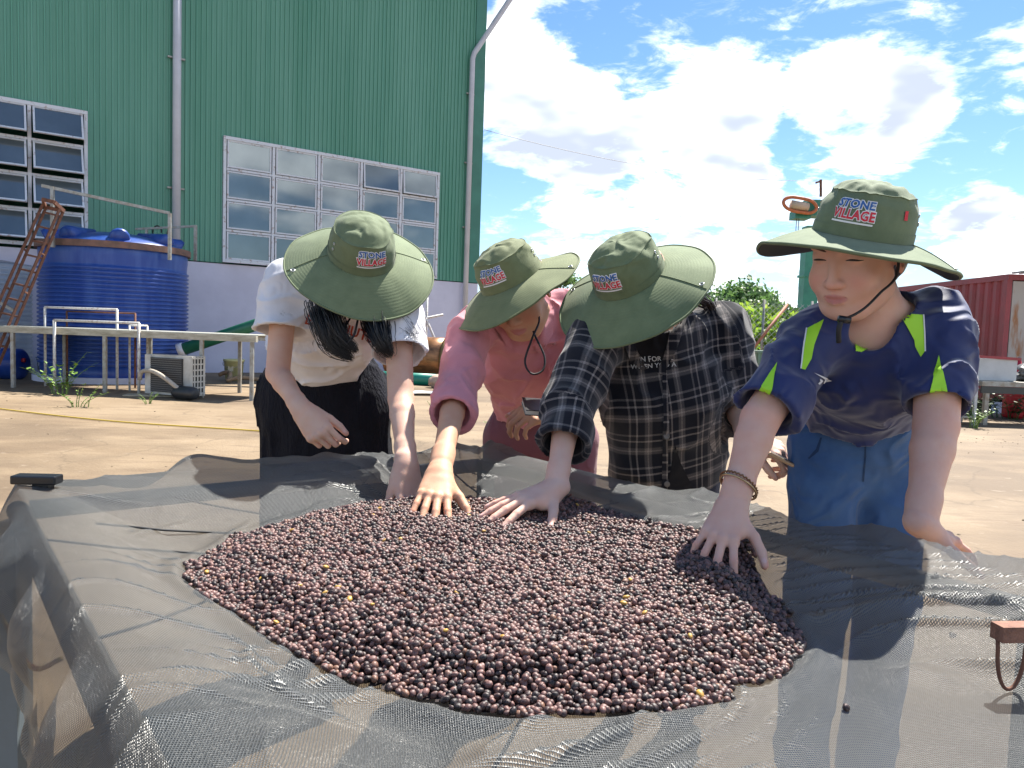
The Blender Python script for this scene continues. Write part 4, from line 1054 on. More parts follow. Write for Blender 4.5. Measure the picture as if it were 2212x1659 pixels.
# ================================================================== PEOPLE: implicit-surface modelling
class Field:
    def __init__(s, lo, hi, h):
        s.lo = np.array(lo, float); s.h = h
        s.n = np.ceil((np.array(hi) - s.lo) / h).astype(int) + 1
        s.ax = [(s.lo[i] + h * np.arange(s.n[i])).astype(np.float32) for i in range(3)]
        s.F = np.full(s.n, 1.0, np.float32)
    def sl(s, lo, hi):
        a = np.clip(np.floor((np.array(lo) - s.lo) / s.h).astype(int), 0, s.n); b = np.clip(np.ceil((np.array(hi) - s.lo) / s.h).astype(int) + 1, 0, s.n)
        return tuple(slice(int(i), int(j)) for i, j in zip(a, b))
    def pts(s, q): return np.stack(np.meshgrid(*(s.ax[i][q[i]] for i in range(3)), indexing='ij'), -1)
    def put(s, q, d, k, op='u'):
        a = s.F[q]
        if op == 's': d = -d; s.F[q] = np.maximum(a, d) + (np.maximum(k - np.abs(a - d), 0) ** 2) / (4 * k + 1e-9)
        else: s.F[q] = np.minimum(a, d) - (np.maximum(k - np.abs(a - d), 0) ** 2) / (4 * k + 1e-9)
    def segd(s, P, a, b, ra, rb, side=None, w=1.0, opn=0.0):
        a = np.asarray(a, np.float32); b = np.asarray(b, np.float32); e = b - a; L2 = float(e @ e); L = math.sqrt(L2); v = P - a
        tr = (v @ e) / L2; t = np.clip(tr, 0, 1); q = v - t[..., None] * e
        r = ra + (rb - ra) * t
        if side is not None:
            sd__ = np.asarray(side, np.float32); sd__ = sd__ - e * (sd__ @ e) / L2; sd__ /= np.linalg.norm(sd__)
            c = q @ sd__; q = q - (c * (1 - 1 / w))[..., None] * sd__
        m = np.sqrt((q * q).sum(-1)); d = m - r
        if opn:                                            # an open cuff or hem at b
            pl = (tr - 1) * L; d = np.maximum(d, pl)
        return d
    def seg(s, a, b, ra, rb=None, k=.01, op='u', side=None, w=1.0, opn=0.0, pad=None):
        rb = ra if rb is None else rb; a = np.array(a, float); b = np.array(b, float)
        m = max(ra, rb) * max(1, w) + k + 3 * s.h
        if opn: s.holes = getattr(s, 'holes', []) + [(a, b, ra, rb, side, w, opn)]
        q = s.sl(np.minimum(a, b) - m, np.maximum(a, b) + m)
        P = s.pts(q)
        if P.size: s.put(q, s.segd(P, a, b, ra, rb, side, w, opn), k, op)
    def chain(s, pts, rs, k=.01, **kw):
        for i in range(len(pts) - 1): s.seg(pts[i], pts[i + 1], rs[i], rs[i + 1], k, **kw)
    def ell(s, c, r, R=None, k=.01, op='u'):
        c = np.array(c, float); r = np.array(r, float); m = r.max() + k + 3 * s.h
        q = s.sl(c - m, c + m); P = s.pts(q)
        if not P.size: return
        v = (P - c.astype(np.float32))
        if R is not None: v = v @ np.asarray(R, np.float32).T      # rows of R = local axes
        k0 = np.sqrt(((v / r) ** 2).sum(-1)); k1 = np.sqrt(((v / (r * r)) ** 2).sum(-1)) + 1e-6
        s.put(q, k0 * (k0 - 1) / k1, k, op)
    def cut(s, c, n):                                      # keep the side away from n
        n = np.asarray(n, np.float32); P = s.pts((slice(None),) * 3); s.F = np.maximum(s.F, (P - np.asarray(c, np.float32)) @ n)
    def hollow(s):
        for a, b, r0, r1, side, w, th in getattr(s, 'holes', []):
            d = nrm(b - a); rr = r1 * max(1, w) + .03; q = s.sl(b - rr, b + rr); P = s.pts(q) - b.astype(np.float32); pl = P @ d.astype(np.float32)
            rad = np.sqrt(np.maximum((P * P).sum(-1) - pl * pl, 0)); m = (pl > 0) & (pl < .035) & (rad < r1 * w * 1.15 + .012); Fq = s.F[q]; Fq[m] = np.maximum(Fq[m], pl[m]); s.F[q] = Fq
            s.seg(b - d * .022, b + d * .02, r1 - th - .004, r1 - th - .002, k=.003, op='s', side=side, w=w)
    def displace(s, f, band=.03):
        ix = np.where(np.abs(s.F) < band)
        P = np.stack([s.ax[i][ix[i]] for i in range(3)], -1); s.F[ix] += f(P)
    def mesh(s):
        F = s.F; S = F < 0; n = s.n
        c = np.zeros(n - 1, np.int8)
        for dx in (0, 1):
            for dy in (0, 1):
                for dz in (0, 1): c += S[dx:n[0] - 1 + dx, dy:n[1] - 1 + dy, dz:n[2] - 1 + dz]
        act = np.argwhere((c > 0) & (c < 8)); idm = np.full(n - 1, -1, np.int64); idm[tuple(act.T)] = np.arange(len(act))
        acc = np.zeros((len(act), 3)); cnt = np.zeros(len(act))
        cor = [np.array(x) for x in np.ndindex(2, 2, 2)]
        for a in cor:
            for ax in range(3):
                if a[ax]: continue
                b = a.copy(); b[ax] = 1
                fa = F[tuple((act + a).T)].astype(float); fb = F[tuple((act + b).T)].astype(float); m = (fa < 0) != (fb < 0)
                t = fa[m] / (fa[m] - fb[m]); p = np.repeat(a[None].astype(float), m.sum(), 0); p[:, ax] = t; acc[m] += p; cnt[m] += 1
        V = s.lo + (act + acc / cnt[:, None]) * s.h
        Q = []
        for ax in range(3):
            o1, o2 = (ax + 1) % 3, (ax + 2) % 3
            sa = [slice(None)] * 3; sb = [slice(None)] * 3; sa[ax] = slice(0, -1); sb[ax] = slice(1, None)
            d = S[tuple(sa)] != S[tuple(sb)]; e = np.argwhere(d); e = e[(e[:, o1] > 0) & (e[:, o2] > 0) & (e[:, o1] < n[o1] - 1) & (e[:, o2] < n[o2] - 1)]
            ins = S[tuple(e.T)]
            def cid(a, b): q = e.copy(); q[:, o1] += a; q[:, o2] += b; return idm[tuple(q.T)]
            q = np.stack([cid(-1, -1), cid(0, -1), cid(0, 0), cid(-1, 0)], -1); q[~ins] = q[~ins][:, ::-1]; Q.append(q)
        Q = np.concatenate(Q); Q = Q[(Q >= 0).all(1)]
        return V, Q
def relax(V, Q, it=2, lam=.5):
    E = np.concatenate([Q[:, [0, 1]], Q[:, [1, 2]], Q[:, [2, 3]], Q[:, [3, 0]]])
    for _ in range(it):
        A = np.zeros_like(V); n = np.zeros(len(V)); np.add.at(A, E[:, 0], V[E[:, 1]]); np.add.at(n, E[:, 0], 1)
        V = V + lam * (A / np.maximum(n, 1)[:, None] - V)
    return V
def bounds(ps, m): ps = np.array(ps); return ps.min(0) - m, ps.max(0) + m

M['skin'] = None
def skin_mat(name, c):
    m = bpy.data.materials.new(name); m.use_nodes = True; nt = m.node_tree; N = nt.nodes.new; Lk = nt.links.new; b = nt.nodes['Principled BSDF']
    at1 = N('ShaderNodeAttribute'); at1.attribute_name = 'lip'
    at2 = N('ShaderNodeAttribute'); at2.attribute_name = 'blush'
    tcn = N('ShaderNodeTexCoord'); n = N('ShaderNodeTexNoise'); n.inputs['Scale'].default_value = 28; n.inputs['Detail'].default_value = 7; Lk(tcn.outputs['Object'], n.inputs['Vector'])
    mr = N('ShaderNodeMapRange'); mr.inputs['From Min'].default_value = .35; mr.inputs['From Max'].default_value = .7; Lk(n.outputs['Fac'], mr.inputs['Value'])
    m0 = N('ShaderNodeMix'); m0.data_type = 'RGBA'; m0.inputs[6].default_value = (*c, 1); m0.inputs[7].default_value = (c[0] * .96, c[1] * .87, c[2] * .84, 1); Lk(mr.outputs[0], m0.inputs[0])
    m1 = N('ShaderNodeMix'); m1.data_type = 'RGBA'; m1.inputs[7].default_value = (c[0] * .98, c[1] * .68, c[2] * .66, 1); Lk(at2.outputs['Fac'], m1.inputs[0]); Lk(m0.outputs[2], m1.inputs[6])
    m2 = N('ShaderNodeMix'); m2.data_type = 'RGBA'; m2.inputs[7].default_value = (.50, .20, .18, 1); Lk(at1.outputs['Fac'], m2.inputs[0]); Lk(m1.outputs[2], m2.inputs[6])
    at3 = N('ShaderNodeAttribute'); at3.attribute_name = 'nail'
    m3 = N('ShaderNodeMix'); m3.data_type = 'RGBA'; m3.inputs[7].default_value = (.70, .44, .40, 1); Lk(at3.outputs['Fac'], m3.inputs[0]); Lk(m2.outputs[2], m3.inputs[6])
    Lk(m3.outputs[2], b.inputs['Base Color']); b.inputs['Roughness'].default_value = .58; b.inputs['Specular IOR Level'].default_value = .28
    b.inputs['Subsurface Weight'].default_value = .22; b.inputs['Subsurface Radius'].default_value = (.008, .003, .0015); b.inputs['Subsurface Scale'].default_value = .5
    n2 = N('ShaderNodeTexNoise'); n2.inputs['Scale'].default_value = 380; n2.inputs['Detail'].default_value = 3; Lk(tcn.outputs['Object'], n2.inputs['Vector'])
    bp = N('ShaderNodeBump'); bp.inputs['Strength'].default_value = .3; bp.inputs['Distance'].default_value = .001; Lk(n2.outputs['Fac'], bp.inputs['Height']); Lk(bp.outputs[0], b.inputs['Normal'])
    return m

def frame_from(f, u):                                       # rows: right, forward, up
    f = nrm(f); r = nrm(np.cross(f, u)); return np.stack([r, f, np.cross(r, f)])

# ---- a head, local axes x right, y forward, z up (metres)
def head_mesh(R, c, neck_to, neck_r=.052, h=.0026, mouth_open=0.0, hs=1.0):
    nl = (R @ (np.array(neck_to) - c))
    fl = Field(np.minimum((-.10, -.125, -.135), nl - .075), np.maximum((.10, .135, .13), nl + .075), h)
    e, g = fl.ell, fl.seg
    e((0, -.016, .034), (.076, .094, .084), k=.01)
    e((0, .028, -.012), (.065, .060, .082), k=.03)
    e((0, .030, -.064), (.055, .050, .042), k=.03)
    e((0, .063, -.094), (.025, .019, .018), k=.026)
    for s in (-1, 1):
        e((s * .038, .061, -.033), (.026, .021, .025), k=.022)
        g((s * .054, .005, -.06), (s * .030, .055, -.092), .016, .014, k=.025)
        e((s * .0335, .094, .013), (.019, .013, .0105), k=.014, op='s')
        e((s * .0325, .0735, .0125), (.0155, .0125, .0115), k=.003)                  # lids over the eyeball
        g((s * .019, .0855, .0085), (s * .046, .0775, .0100), .0012, .0010, k=.0015, op='s')   # lid line
        g((s * .014, .085, .030), (s * .048, .074, .033), .0075, .006, k=.012)
        e((s * .0775, -.006, -.004), (.0075, .021, .031), frame_from((s * .35, 1, -.15), (0, .2, 1)), k=.008)
        e((s * .0835, -.002, .000), (.006, .011, .018), k=.006, op='s')
        e((s * .0125, .0925, -.034), (.0088, .0095, .0078), k=.006)
        e((s * .0068, .0995, -.0425), (.0035, .005, .0035), k=.003, op='s')
    g((0, .080, .018), (0, .1010, -.030), .0078, .0098, k=.010)
    e((0, .1015, -.0325), (.0105, .0095, .0085), k=.006)
    e((0, .076, -.058), (.028, .015, .017), k=.016)                                 # muzzle
    up = [(-.0265, .0785, -.0580), (-.012, .0893, -.0575), (-.004, .0922, -.0555), (0, .0917, -.0568), (.004, .0922, -.0555), (.012, .0893, -.0575), (.0265, .0785, -.0580)]
    fl.chain(up, [.0016, .0036, .0040, .0038, .0040, .0036, .0016], k=.003)
    o = mouth_open
    dn = [(-.0255, .0780, -.0592), (-.012, .0880, -.0685 - o), (0, .0908, -.0700 - o), (.012, .0880, -.0685 - o), (.0255, .0780, -.0592)]
    fl.chain(dn, [.0016, .0042, .0052, .0042, .0016], k=.003)
    ml = [(-.0290, .0800, -.0572), (-.012, .0946, -.0625 - o / 2), (0, .0972, -.0615 - o / 2), (.012, .0946, -.0625 - o / 2), (.0290, .0800, -.0572)]
    fl.chain(ml, [.0009, .0012 + o / 2, .0014 + o / 2, .0012 + o / 2, .0009], k=.002, op='s')
    g((0, .0985, -.044), (0, .096, -.052), .0022, .0025, k=.004, op='s')
    e((0, 0, .19), (.32, .32, .124), k=.004, op='s')                              # the part inside the hat
    # neck
    g((0, -.022, -.045), nl, neck_r * .92, neck_r * 1.08, k=.025)
    V, Q = fl.mesh(); V = relax(V, Q, 1, .4)
    x, y, z = V.T
    lipu = np.clip(1 - np.abs(np.sqrt((x / .025) ** 2 + ((z + .0625 + o / 2) / (.0105 + o / 2)) ** 2)) ** 6, 0, 1) * (y > .074)
    bl = .55 * np.exp(-(((np.abs(x) - .042) / .02) ** 2 + ((z + .03) / .02) ** 2)) * (y > .03) + .5 * np.exp(-((x / .014) ** 2 + ((z + .036) / .012) ** 2)) * (y > .085) + .5 * (np.abs(x) > .08)
    return (V * hs) @ R + c, Q, lipu, np.clip(bl, 0, 1)

# ---- an arm with its hand
def hand_prims(fl, wr, fdir, back, thumb_sign, curl, spread=.0, tcurl=.25, tout=.9, sc=1.0, r=1.0):
    y = nrm(fdir); z = nrm(np.array(back) - y * (np.array(back) @ y)); x = np.cross(y, z) * thumb_sign     # x: towards the thumb
    def Lp(a, b, c): return wr + sc * (x * a + y * b + z * c)
    bx = [.0275, .0095, -.0085, -.0255]; by = [.086, .090, .085, .076]; bz = [.0, .003, .002, -.002]
    ph = [(.041, .025, .021), (.045, .029, .022), (.041, .027, .022), (.032, .020, .019)]
    fr = [.0084, .0086, .0082, .0072]
    # palm
    fl.seg(Lp(0, -.012, -.001), Lp(.004, .03, -.002), .0175 * sc * r, .0175 * sc * r, k=.010, side=x, w=1.35)
    for a, b, c in zip(bx, by, bz): fl.seg(Lp(a * .55, .012, -.003), Lp(a, b, c - .002), .0150 * sc * r, .0108 * sc * r, k=.011)
    fl.seg(Lp(.012, .018, -.010), Lp(.028, .055, -.011), .0165 * sc * r, .013 * sc * r, k=.012)
    fl.seg(Lp(-.014, .015, -.008), Lp(-.022, .055, -.008), .0135 * sc * r, .011 * sc * r, k=.012)
    base = fl.F.copy()
    out = fl.F.copy()
    tips = []; joints = []; nails = []
    for i in range(4):
        fl.F = base.copy()
        an = 0.0; p = Lp(bx[i], by[i], bz[i]); sp_ = spread * (1.5 - i) * .22
        f0 = nrm(y * math.cos(sp_) + x * math.sin(sp_)); rr_ = fr[i] * sc * r
        cu = curl[i]
        for j in range(3):
            an += cu[j]; d = f0 * math.cos(an) - z * math.sin(an); q = p + d * ph[i][j] * sc
            fl.seg(p, q, rr_ * (1, .95, .87)[j], rr_ * (.95, .87, .74)[j], k=.0065 if j == 0 else .002)
            if j == 0: fl.ell(p + z * .002, (rr_ * 1.02,) * 3, k=.006)
            if j < 2: joints.append(q + z * rr_ * .5)
            else: nails.append((q - d * .0045 * sc + (z * math.cos(an) + f0 * math.sin(an)) * rr_ * .72, d))
            p = q
        tips.append(p)
        out = np.minimum(out, fl.F)
    fl.F = base.copy()
    p = Lp(.022, .026, -.010); d = nrm(x * tout + y * .75 - z * .25)
    for j, (l, ra, rb) in enumerate(((.040, .0145, .0105), (.031, .0105, .0095), (.025, .0095, .0072))):
        q = p + d * l * sc; fl.seg(p, q, ra * sc * r, rb * sc * r, k=.009 if j == 0 else .003)
        p = q; d = nrm(d * math.cos(tcurl) + (y * .85 - x * .25 - z * .35) * math.sin(tcurl))
    tips.append(p)
    fl.F = np.minimum(out, fl.F)
    nails.append((p - d * .005 + z * .006, d))
    return tips, joints, nails
def arm_mesh(sh, el, wr, hand, ru=.045, rf=.038, rw=.0245, h=.0024):
    sh, el, wr = map(np.array, (sh, el, wr))
    lo_, hi_ = bounds([sh, el, wr, wr + nrm(hand['fdir']) * .20], .085)
    fl = Field(lo_, hi_, h)
    tips, joints, nails = hand_prims(fl, wr, **hand)
    y = nrm(hand['fdir']); z = nrm(np.array(hand['back']) - y * (np.array(hand['back']) @ y)); x = np.cross(y, z)
    fl.seg(sh, el, ru, (ru + rf) * .48, k=.006)
    m1 = el + (wr - el) * .26
    fl.seg(el, m1, (ru + rf) * .47, rf, k=.006); fl.seg(m1, wr + (el - wr) * .12, rf, rw, k=.006)
    fl.seg(wr + (el - wr) * .22, wr, rw * .92, rw * .82, k=.018, side=x, w=1.18)
    V, Q = fl.mesh(); V = relax(V, Q, 1, .4); bl = np.zeros(len(V)); nl = np.zeros(len(V))
    for p in joints: bl = np.maximum(bl, .55 * np.exp(-((V - p) ** 2).sum(1) / .0075 ** 2))
    for p in tips: bl = np.maximum(bl, .6 * np.exp(-((V - p) ** 2).sum(1) / .010 ** 2))
    bl = np.maximum(bl, .45 * np.exp(-((V - el) ** 2).sum(1) / .035 ** 2))
    for p, d in nails: nl = np.maximum(nl, np.clip(1.6 - ((V - p) ** 2).sum(1) / .0042 ** 2, 0, 1))
    return V, Q, np.zeros(len(V)), bl, nl

def make_body(name, base, label, parts, m_):
    Vs_, Qs_, lp, bl, na, n = [], [], [], [], [], 0
    for it in parts:
        V, Q = it[0], it[1]; Vs_.append(V); Qs_.append(Q + n); n += len(V)
        lp.append(it[2] if len(it) > 3 else np.zeros(len(V))); bl.append(it[3] if len(it) > 3 else np.zeros(len(V))); na.append(it[4] if len(it) > 4 else np.zeros(len(V)))
    V = np.concatenate(Vs_) - np.array(base); Q = np.concatenate(Qs_)
    o = fastmesh(name, V, Q, m_); o.location = base
    for nm, d in (('lip', lp), ('blush', bl), ('nail', na)):
        a = o.data.attributes.new(nm, 'FLOAT', 'POINT'); a.data.foreach_set('value', np.concatenate(d).astype(np.float32))
    tag(o, label, 'person', 'four people sorting coffee cherries')
    return o
def part(name, V, Q, m_, parent):
    o = fastmesh(name, np.asarray(V) - np.array(world_loc(parent)), np.asarray(Q), m_); o.parent = parent; return o

def folds(freq=9.0, amp=.006, seed=0, st=(1, 1, 1), fine=.0):
    st = np.array(st, np.float32)
    def f(P):
        q = P * st * freq + seed
        w = np.stack([vnoise(q * .6 + 7), vnoise(q * .6 + 19), vnoise(q * .6 + 31)], -1) * 1.3
        r = 1 - np.abs(2 * vnoise(q + w)) * 1.0
        d = -amp * (np.clip(r, 0, 1) ** 3 - .35) - amp * .8 * vnoise(q * .5 + 3)
        if fine: d = d - fine * vnoise(q * 4.2)
        return d
    return f

# ---- clothes
def fabric(name, c, rough=.85, var=.08, bs=900, bump=.15, sheen=.15, c2=None, vs=14, wrk=.5):
    m = mat(name, c, rough, 0, var, vs, c2, bump=bump, bscale=bs, spec=.25, sheen=sheen)
    return wrinkle(m, wrk)
def wrinkle(m, amt):
    nt = m.node_tree; N = nt.nodes.new; Lk = nt.links.new; b = nt.nodes['Principled BSDF']; tcn = N('ShaderNodeTexCoord')
    n = N('ShaderNodeTexNoise'); n.noise_type = 'RIDGED_MULTIFRACTAL'; n.inputs['Scale'].default_value = 11; n.inputs['Detail'].default_value = 3; n.inputs['Roughness'].default_value = .5; n.inputs['Distortion'].default_value = 1.5
    Lk(tcn.outputs['Object'], n.inputs['Vector'])
    bp = N('ShaderNodeBump'); bp.inputs['Strength'].default_value = amt; bp.inputs['Distance'].default_value = .03; Lk(n.outputs['Fac'], bp.inputs['Height'])
    if b.inputs['Normal'].links: Lk(b.inputs['Normal'].links[0].from_socket, bp.inputs['Normal'])
    Lk(bp.outputs[0], b.inputs['Normal']); return m
def shirt_mesh(j, sl_t=(.55, .55), r_ch=(.080, .104, .110), w=(1.42, 1.42, 1.40), r_sl=(.062, .070), h=.005, fold=None, k=.045, neck=None, neck_r=.062, hem_open=.008, cuff=.007, long=False, belly=None, drop=0.0):
    shR, shL, elR, elL, wst = (np.array(j[q]) for q in ('shR', 'shL', 'elR', 'elL', 'waist'))
    wrR, wrL = np.array(j['wrR']), np.array(j['wrL'])
    cs = (shR + shL) / 2; side = nrm(shL - shR)
    ax_ = nrm(wst - cs)
    ch_ = cs + (wst - cs) * .42; ch_ = ch_ + np.array(j.get('chest_off', (0, 0, 0)))
    pts = [shR, shL, elR, elL, wst, wrR, wrL] if long else [shR, shL, elR, elL, wst]
    lo_, hi_ = bounds(pts, .20); fl = Field(lo_, hi_, h)
    s0 = cs + ax_ * .045
    fl.seg(s0, ch_, r_ch[0], r_ch[1], k=k, side=side, w=w[0])
    fl.seg(ch_, wst, r_ch[1], r_ch[2], k=k, side=side, w=w[1], opn=hem_open)
    if belly is not None: fl.ell(belly[0], belly[1], belly[2] if len(belly) > 2 else None, k=.05)
    fl.seg(shR + side * .03, shL - side * .03, .052, .052, k=k)
    if neck is not None: fl.seg(cs, cs + (np.array(neck) - cs) * .35, .075, .062, k=k)
    for sh, el, wr, t in ((shR, elR, wrR, sl_t[0]), (shL, elL, wrL, sl_t[1])):
        if t <= 1:
            fl.seg(sh, sh + (el - sh) * t, r_sl[0], r_sl[1], k=.035, opn=cuff)
        else:
            fl.seg(sh, el, r_sl[0], r_sl[1], k=.035); e2 = el + (wr - el) * (t - 1)
            fl.seg(el, e2, r_sl[1], r_sl[1] * .93, k=.02, opn=cuff)
            if long == 'roll':                              # rolled cuffs
                d = nrm(wr - el)
                fl.seg(e2 - d * .055, e2 + d * .004, r_sl[1] * 1.06, r_sl[1] * 1.05, k=.004, opn=cuff)
    if fold: fl.displace(fold)
    fl.hollow()
    if neck is not None: fl.seg(cs + (np.array(neck) - cs) * .12, np.array(neck) + (np.array(neck) - cs) * 1.5, neck_r, neck_r * 1.15, k=.008, op='s')
    return fl
def leg_mesh(hipR, hipL, knR, knL, anR, anL, wst, r=(.115, .088, .062, .05), w=1.35, h=.006, fold=None, crotch=.10, wr_=.105):
    anR = np.array(anR, float); anL = np.array(anL, float); anR[2] = anL[2] = .06
    side = nrm(np.array(hipL) - np.array(hipR)); pts = [hipR, hipL, knR, knL, anR, anL, wst]
    lo_, hi_ = bounds(pts, .2); fl = Field(lo_, hi_, h); hc = (np.array(hipR) + np.array(hipL)) / 2
    fl.seg(wst, hc, wr_, r[0], k=.04, side=side, w=w)
    for hp, kn, an in ((hipR, knR, anR), (hipL, knL, anL)):
        fl.seg(hp, kn, r[1] * 1.04, r[2], k=.03); fl.seg(kn, an, r[2], r[3], k=.03, opn=.006)
    if fold: fl.displace(fold)
    fl.hollow()
    return fl
def core_mesh(j, hc, r=(.075, .085), w=1.45, dz=0.0):
    cs = (j['shR'] + j['shL']) / 2; side = nrm(j['shL'] - j['shR']); fl = Field(*bounds([j['shR'], j['shL'], j['waist']], .16), .006)
    m = cs + (j['waist'] - cs) * .42 + np.array(j.get('chest_off', (0, 0, 0)))
    fl.seg(cs + nrm(j['waist'] - cs) * .05, m, r[0], r[1], k=.03, side=side, w=w); fl.seg(m, j['waist'], r[1], r[1], k=.03, side=side, w=w); fl.seg(j['shR'] + side * .03, j['shL'] - side * .03, .038, .038, k=.04)
    fl.seg(cs, cs + (np.array(hc) - cs) * .5, .06, .052, k=.04)
    return fl.mesh()

# ---- snapping flat print or panels onto a garment
def bvh_of(o):
    w = np.array(world_loc(o)); me = o.data
    V = np.empty(len(me.vertices) * 3, np.float32); me.vertices.foreach_get('co', V); V = V.reshape(-1, 3) + w
    return BVHTree.FromPolygons(V.tolist(), [tuple(p.vertices) for p in me.polygons])
def text_tris(body, size, offset=0.0, spacing=1.0, shear=0.0, res=2):
    cu = bpy.data.curves.new('txt', 'FONT'); cu.body = body; cu.size = size; cu.align_x = 'CENTER'; cu.align_y = 'CENTER'; cu.offset = offset; cu.space_character = spacing; cu.resolution_u = res; cu.shear = shear
    o = bpy.data.objects.new('txt', cu); COL.objects.link(o); bpy.context.view_layer.update()
    me = o.to_mesh(); me.calc_loop_triangles()
    V = np.array([v.co[:] for v in me.vertices]); F = [tuple(t.vertices) for t in me.loop_triangles]
    o.to_mesh_clear(); bpy.data.objects.remove(o); bpy.data.curves.remove(cu); return V[:, :2], F
def subdiv(V, F, n):
    V = [tuple(v) for v in V]
    for _ in range(n):
        mid = {}; G = []
        def m(a, b):
            kx = (min(a, b), max(a, b))
            if kx not in mid: mid[kx] = len(V); V.append(tuple((np.array(V[a]) + np.array(V[b])) / 2))
            return mid[kx]
        for a, b, c in F:
            x, y, z = m(a, b), m(b, c), m(c, a); G += [(a, x, z), (x, b, y), (z, y, c), (x, y, z)]
        F = G
    return np.array(V), F
def snap(name, V2, F, bvh, org, right, up, m_, parent, off=.0018, n=1, direction=None):
    V2, F = subdiv(V2, F, n); right = nrm(right); up = nrm(up); dr = nrm(direction if direction is not None else np.cross(up, right)); P = []
    for a, b in V2:
        p = np.array(org) + right * a + up * b - dr * .15
        loc, nn, i, d = bvh.ray_cast(Vector(p), Vector(dr), .6)
        P.append(np.array(loc) - dr * off if loc is not None else p + dr * .15)
    # front faces the viewer side
    return obj(name, P, F, m_, parent, False)
def poly(pts):
    pts = np.array(pts, float); c = pts.mean(0); n = len(pts)
    return np.vstack([pts, c]), [(i, (i + 1) % n, n) for i in range(n)]
# ---- hats
def hat_mat(name, c, rings):
    m = mat(name, c, .8, 0, .12, 26, (c[0] * .82, c[1] * .84, c[2] * .82), spec=.25, sheen=.12)
    nt = m.node_tree; N = nt.nodes.new; Lk = nt.links.new; b = nt.nodes['Principled BSDF']; tcn = N('ShaderNodeTexCoord')
    n = N('ShaderNodeTexNoise'); n.inputs['Scale'].default_value = 900; Lk(tcn.outputs['Object'], n.inputs['Vector'])
    h = n.outputs['Fac']
    if rings:
        w = N('ShaderNodeTexWave'); w.wave_type = 'RINGS'; w.rings_direction = 'Z'; w.inputs['Scale'].default_value = 46; w.inputs['Distortion'].default_value = .5; w.inputs['Detail Scale'].default_value = 3
        Lk(tcn.outputs['Object'], w.inputs['Vector'])
        a = N('ShaderNodeMath'); a.operation = 'MULTIPLY_ADD'; a.inputs[1].default_value = .55; Lk(w.outputs['Fac'], a.inputs[0]); Lk(h, a.inputs[2]); h = a.outputs[0]
    bp = N('ShaderNodeBump'); bp.inputs['Strength'].default_value = .35; bp.inputs['Distance'].default_value = .001; Lk(h, bp.inputs['Height']); Lk(bp.outputs[0], b.inputs['Normal'])
    return m
HG = (.160, .198, .108)
M['hat'] = hat_mat('olive_cotton', HG, False)
M['hat_brim'] = hat_mat('olive_quilted_brim', HG, True)
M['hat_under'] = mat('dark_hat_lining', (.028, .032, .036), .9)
M['logo_white'] = mat('white_thread', (.75, .75, .75), .7); M['logo_blue'] = mat('blue_thread', (.03, .12, .36), .7); M['logo_red'] = mat('red_thread', (.62, .03, .05), .7)
M['cord'] = mat('black_hat_cord', (.012, .012, .014), .6)
M['eyelet'] = mat('steel_eyelet', (.6, .6, .6), .3, .9)
TXT = {}
HT = {1: (1.0, 1.0, 1.0), 2: (1.12, 1.02, .92), 3: (.98, 1.0, .95), 4: (.98, 1.0, 1.08)}
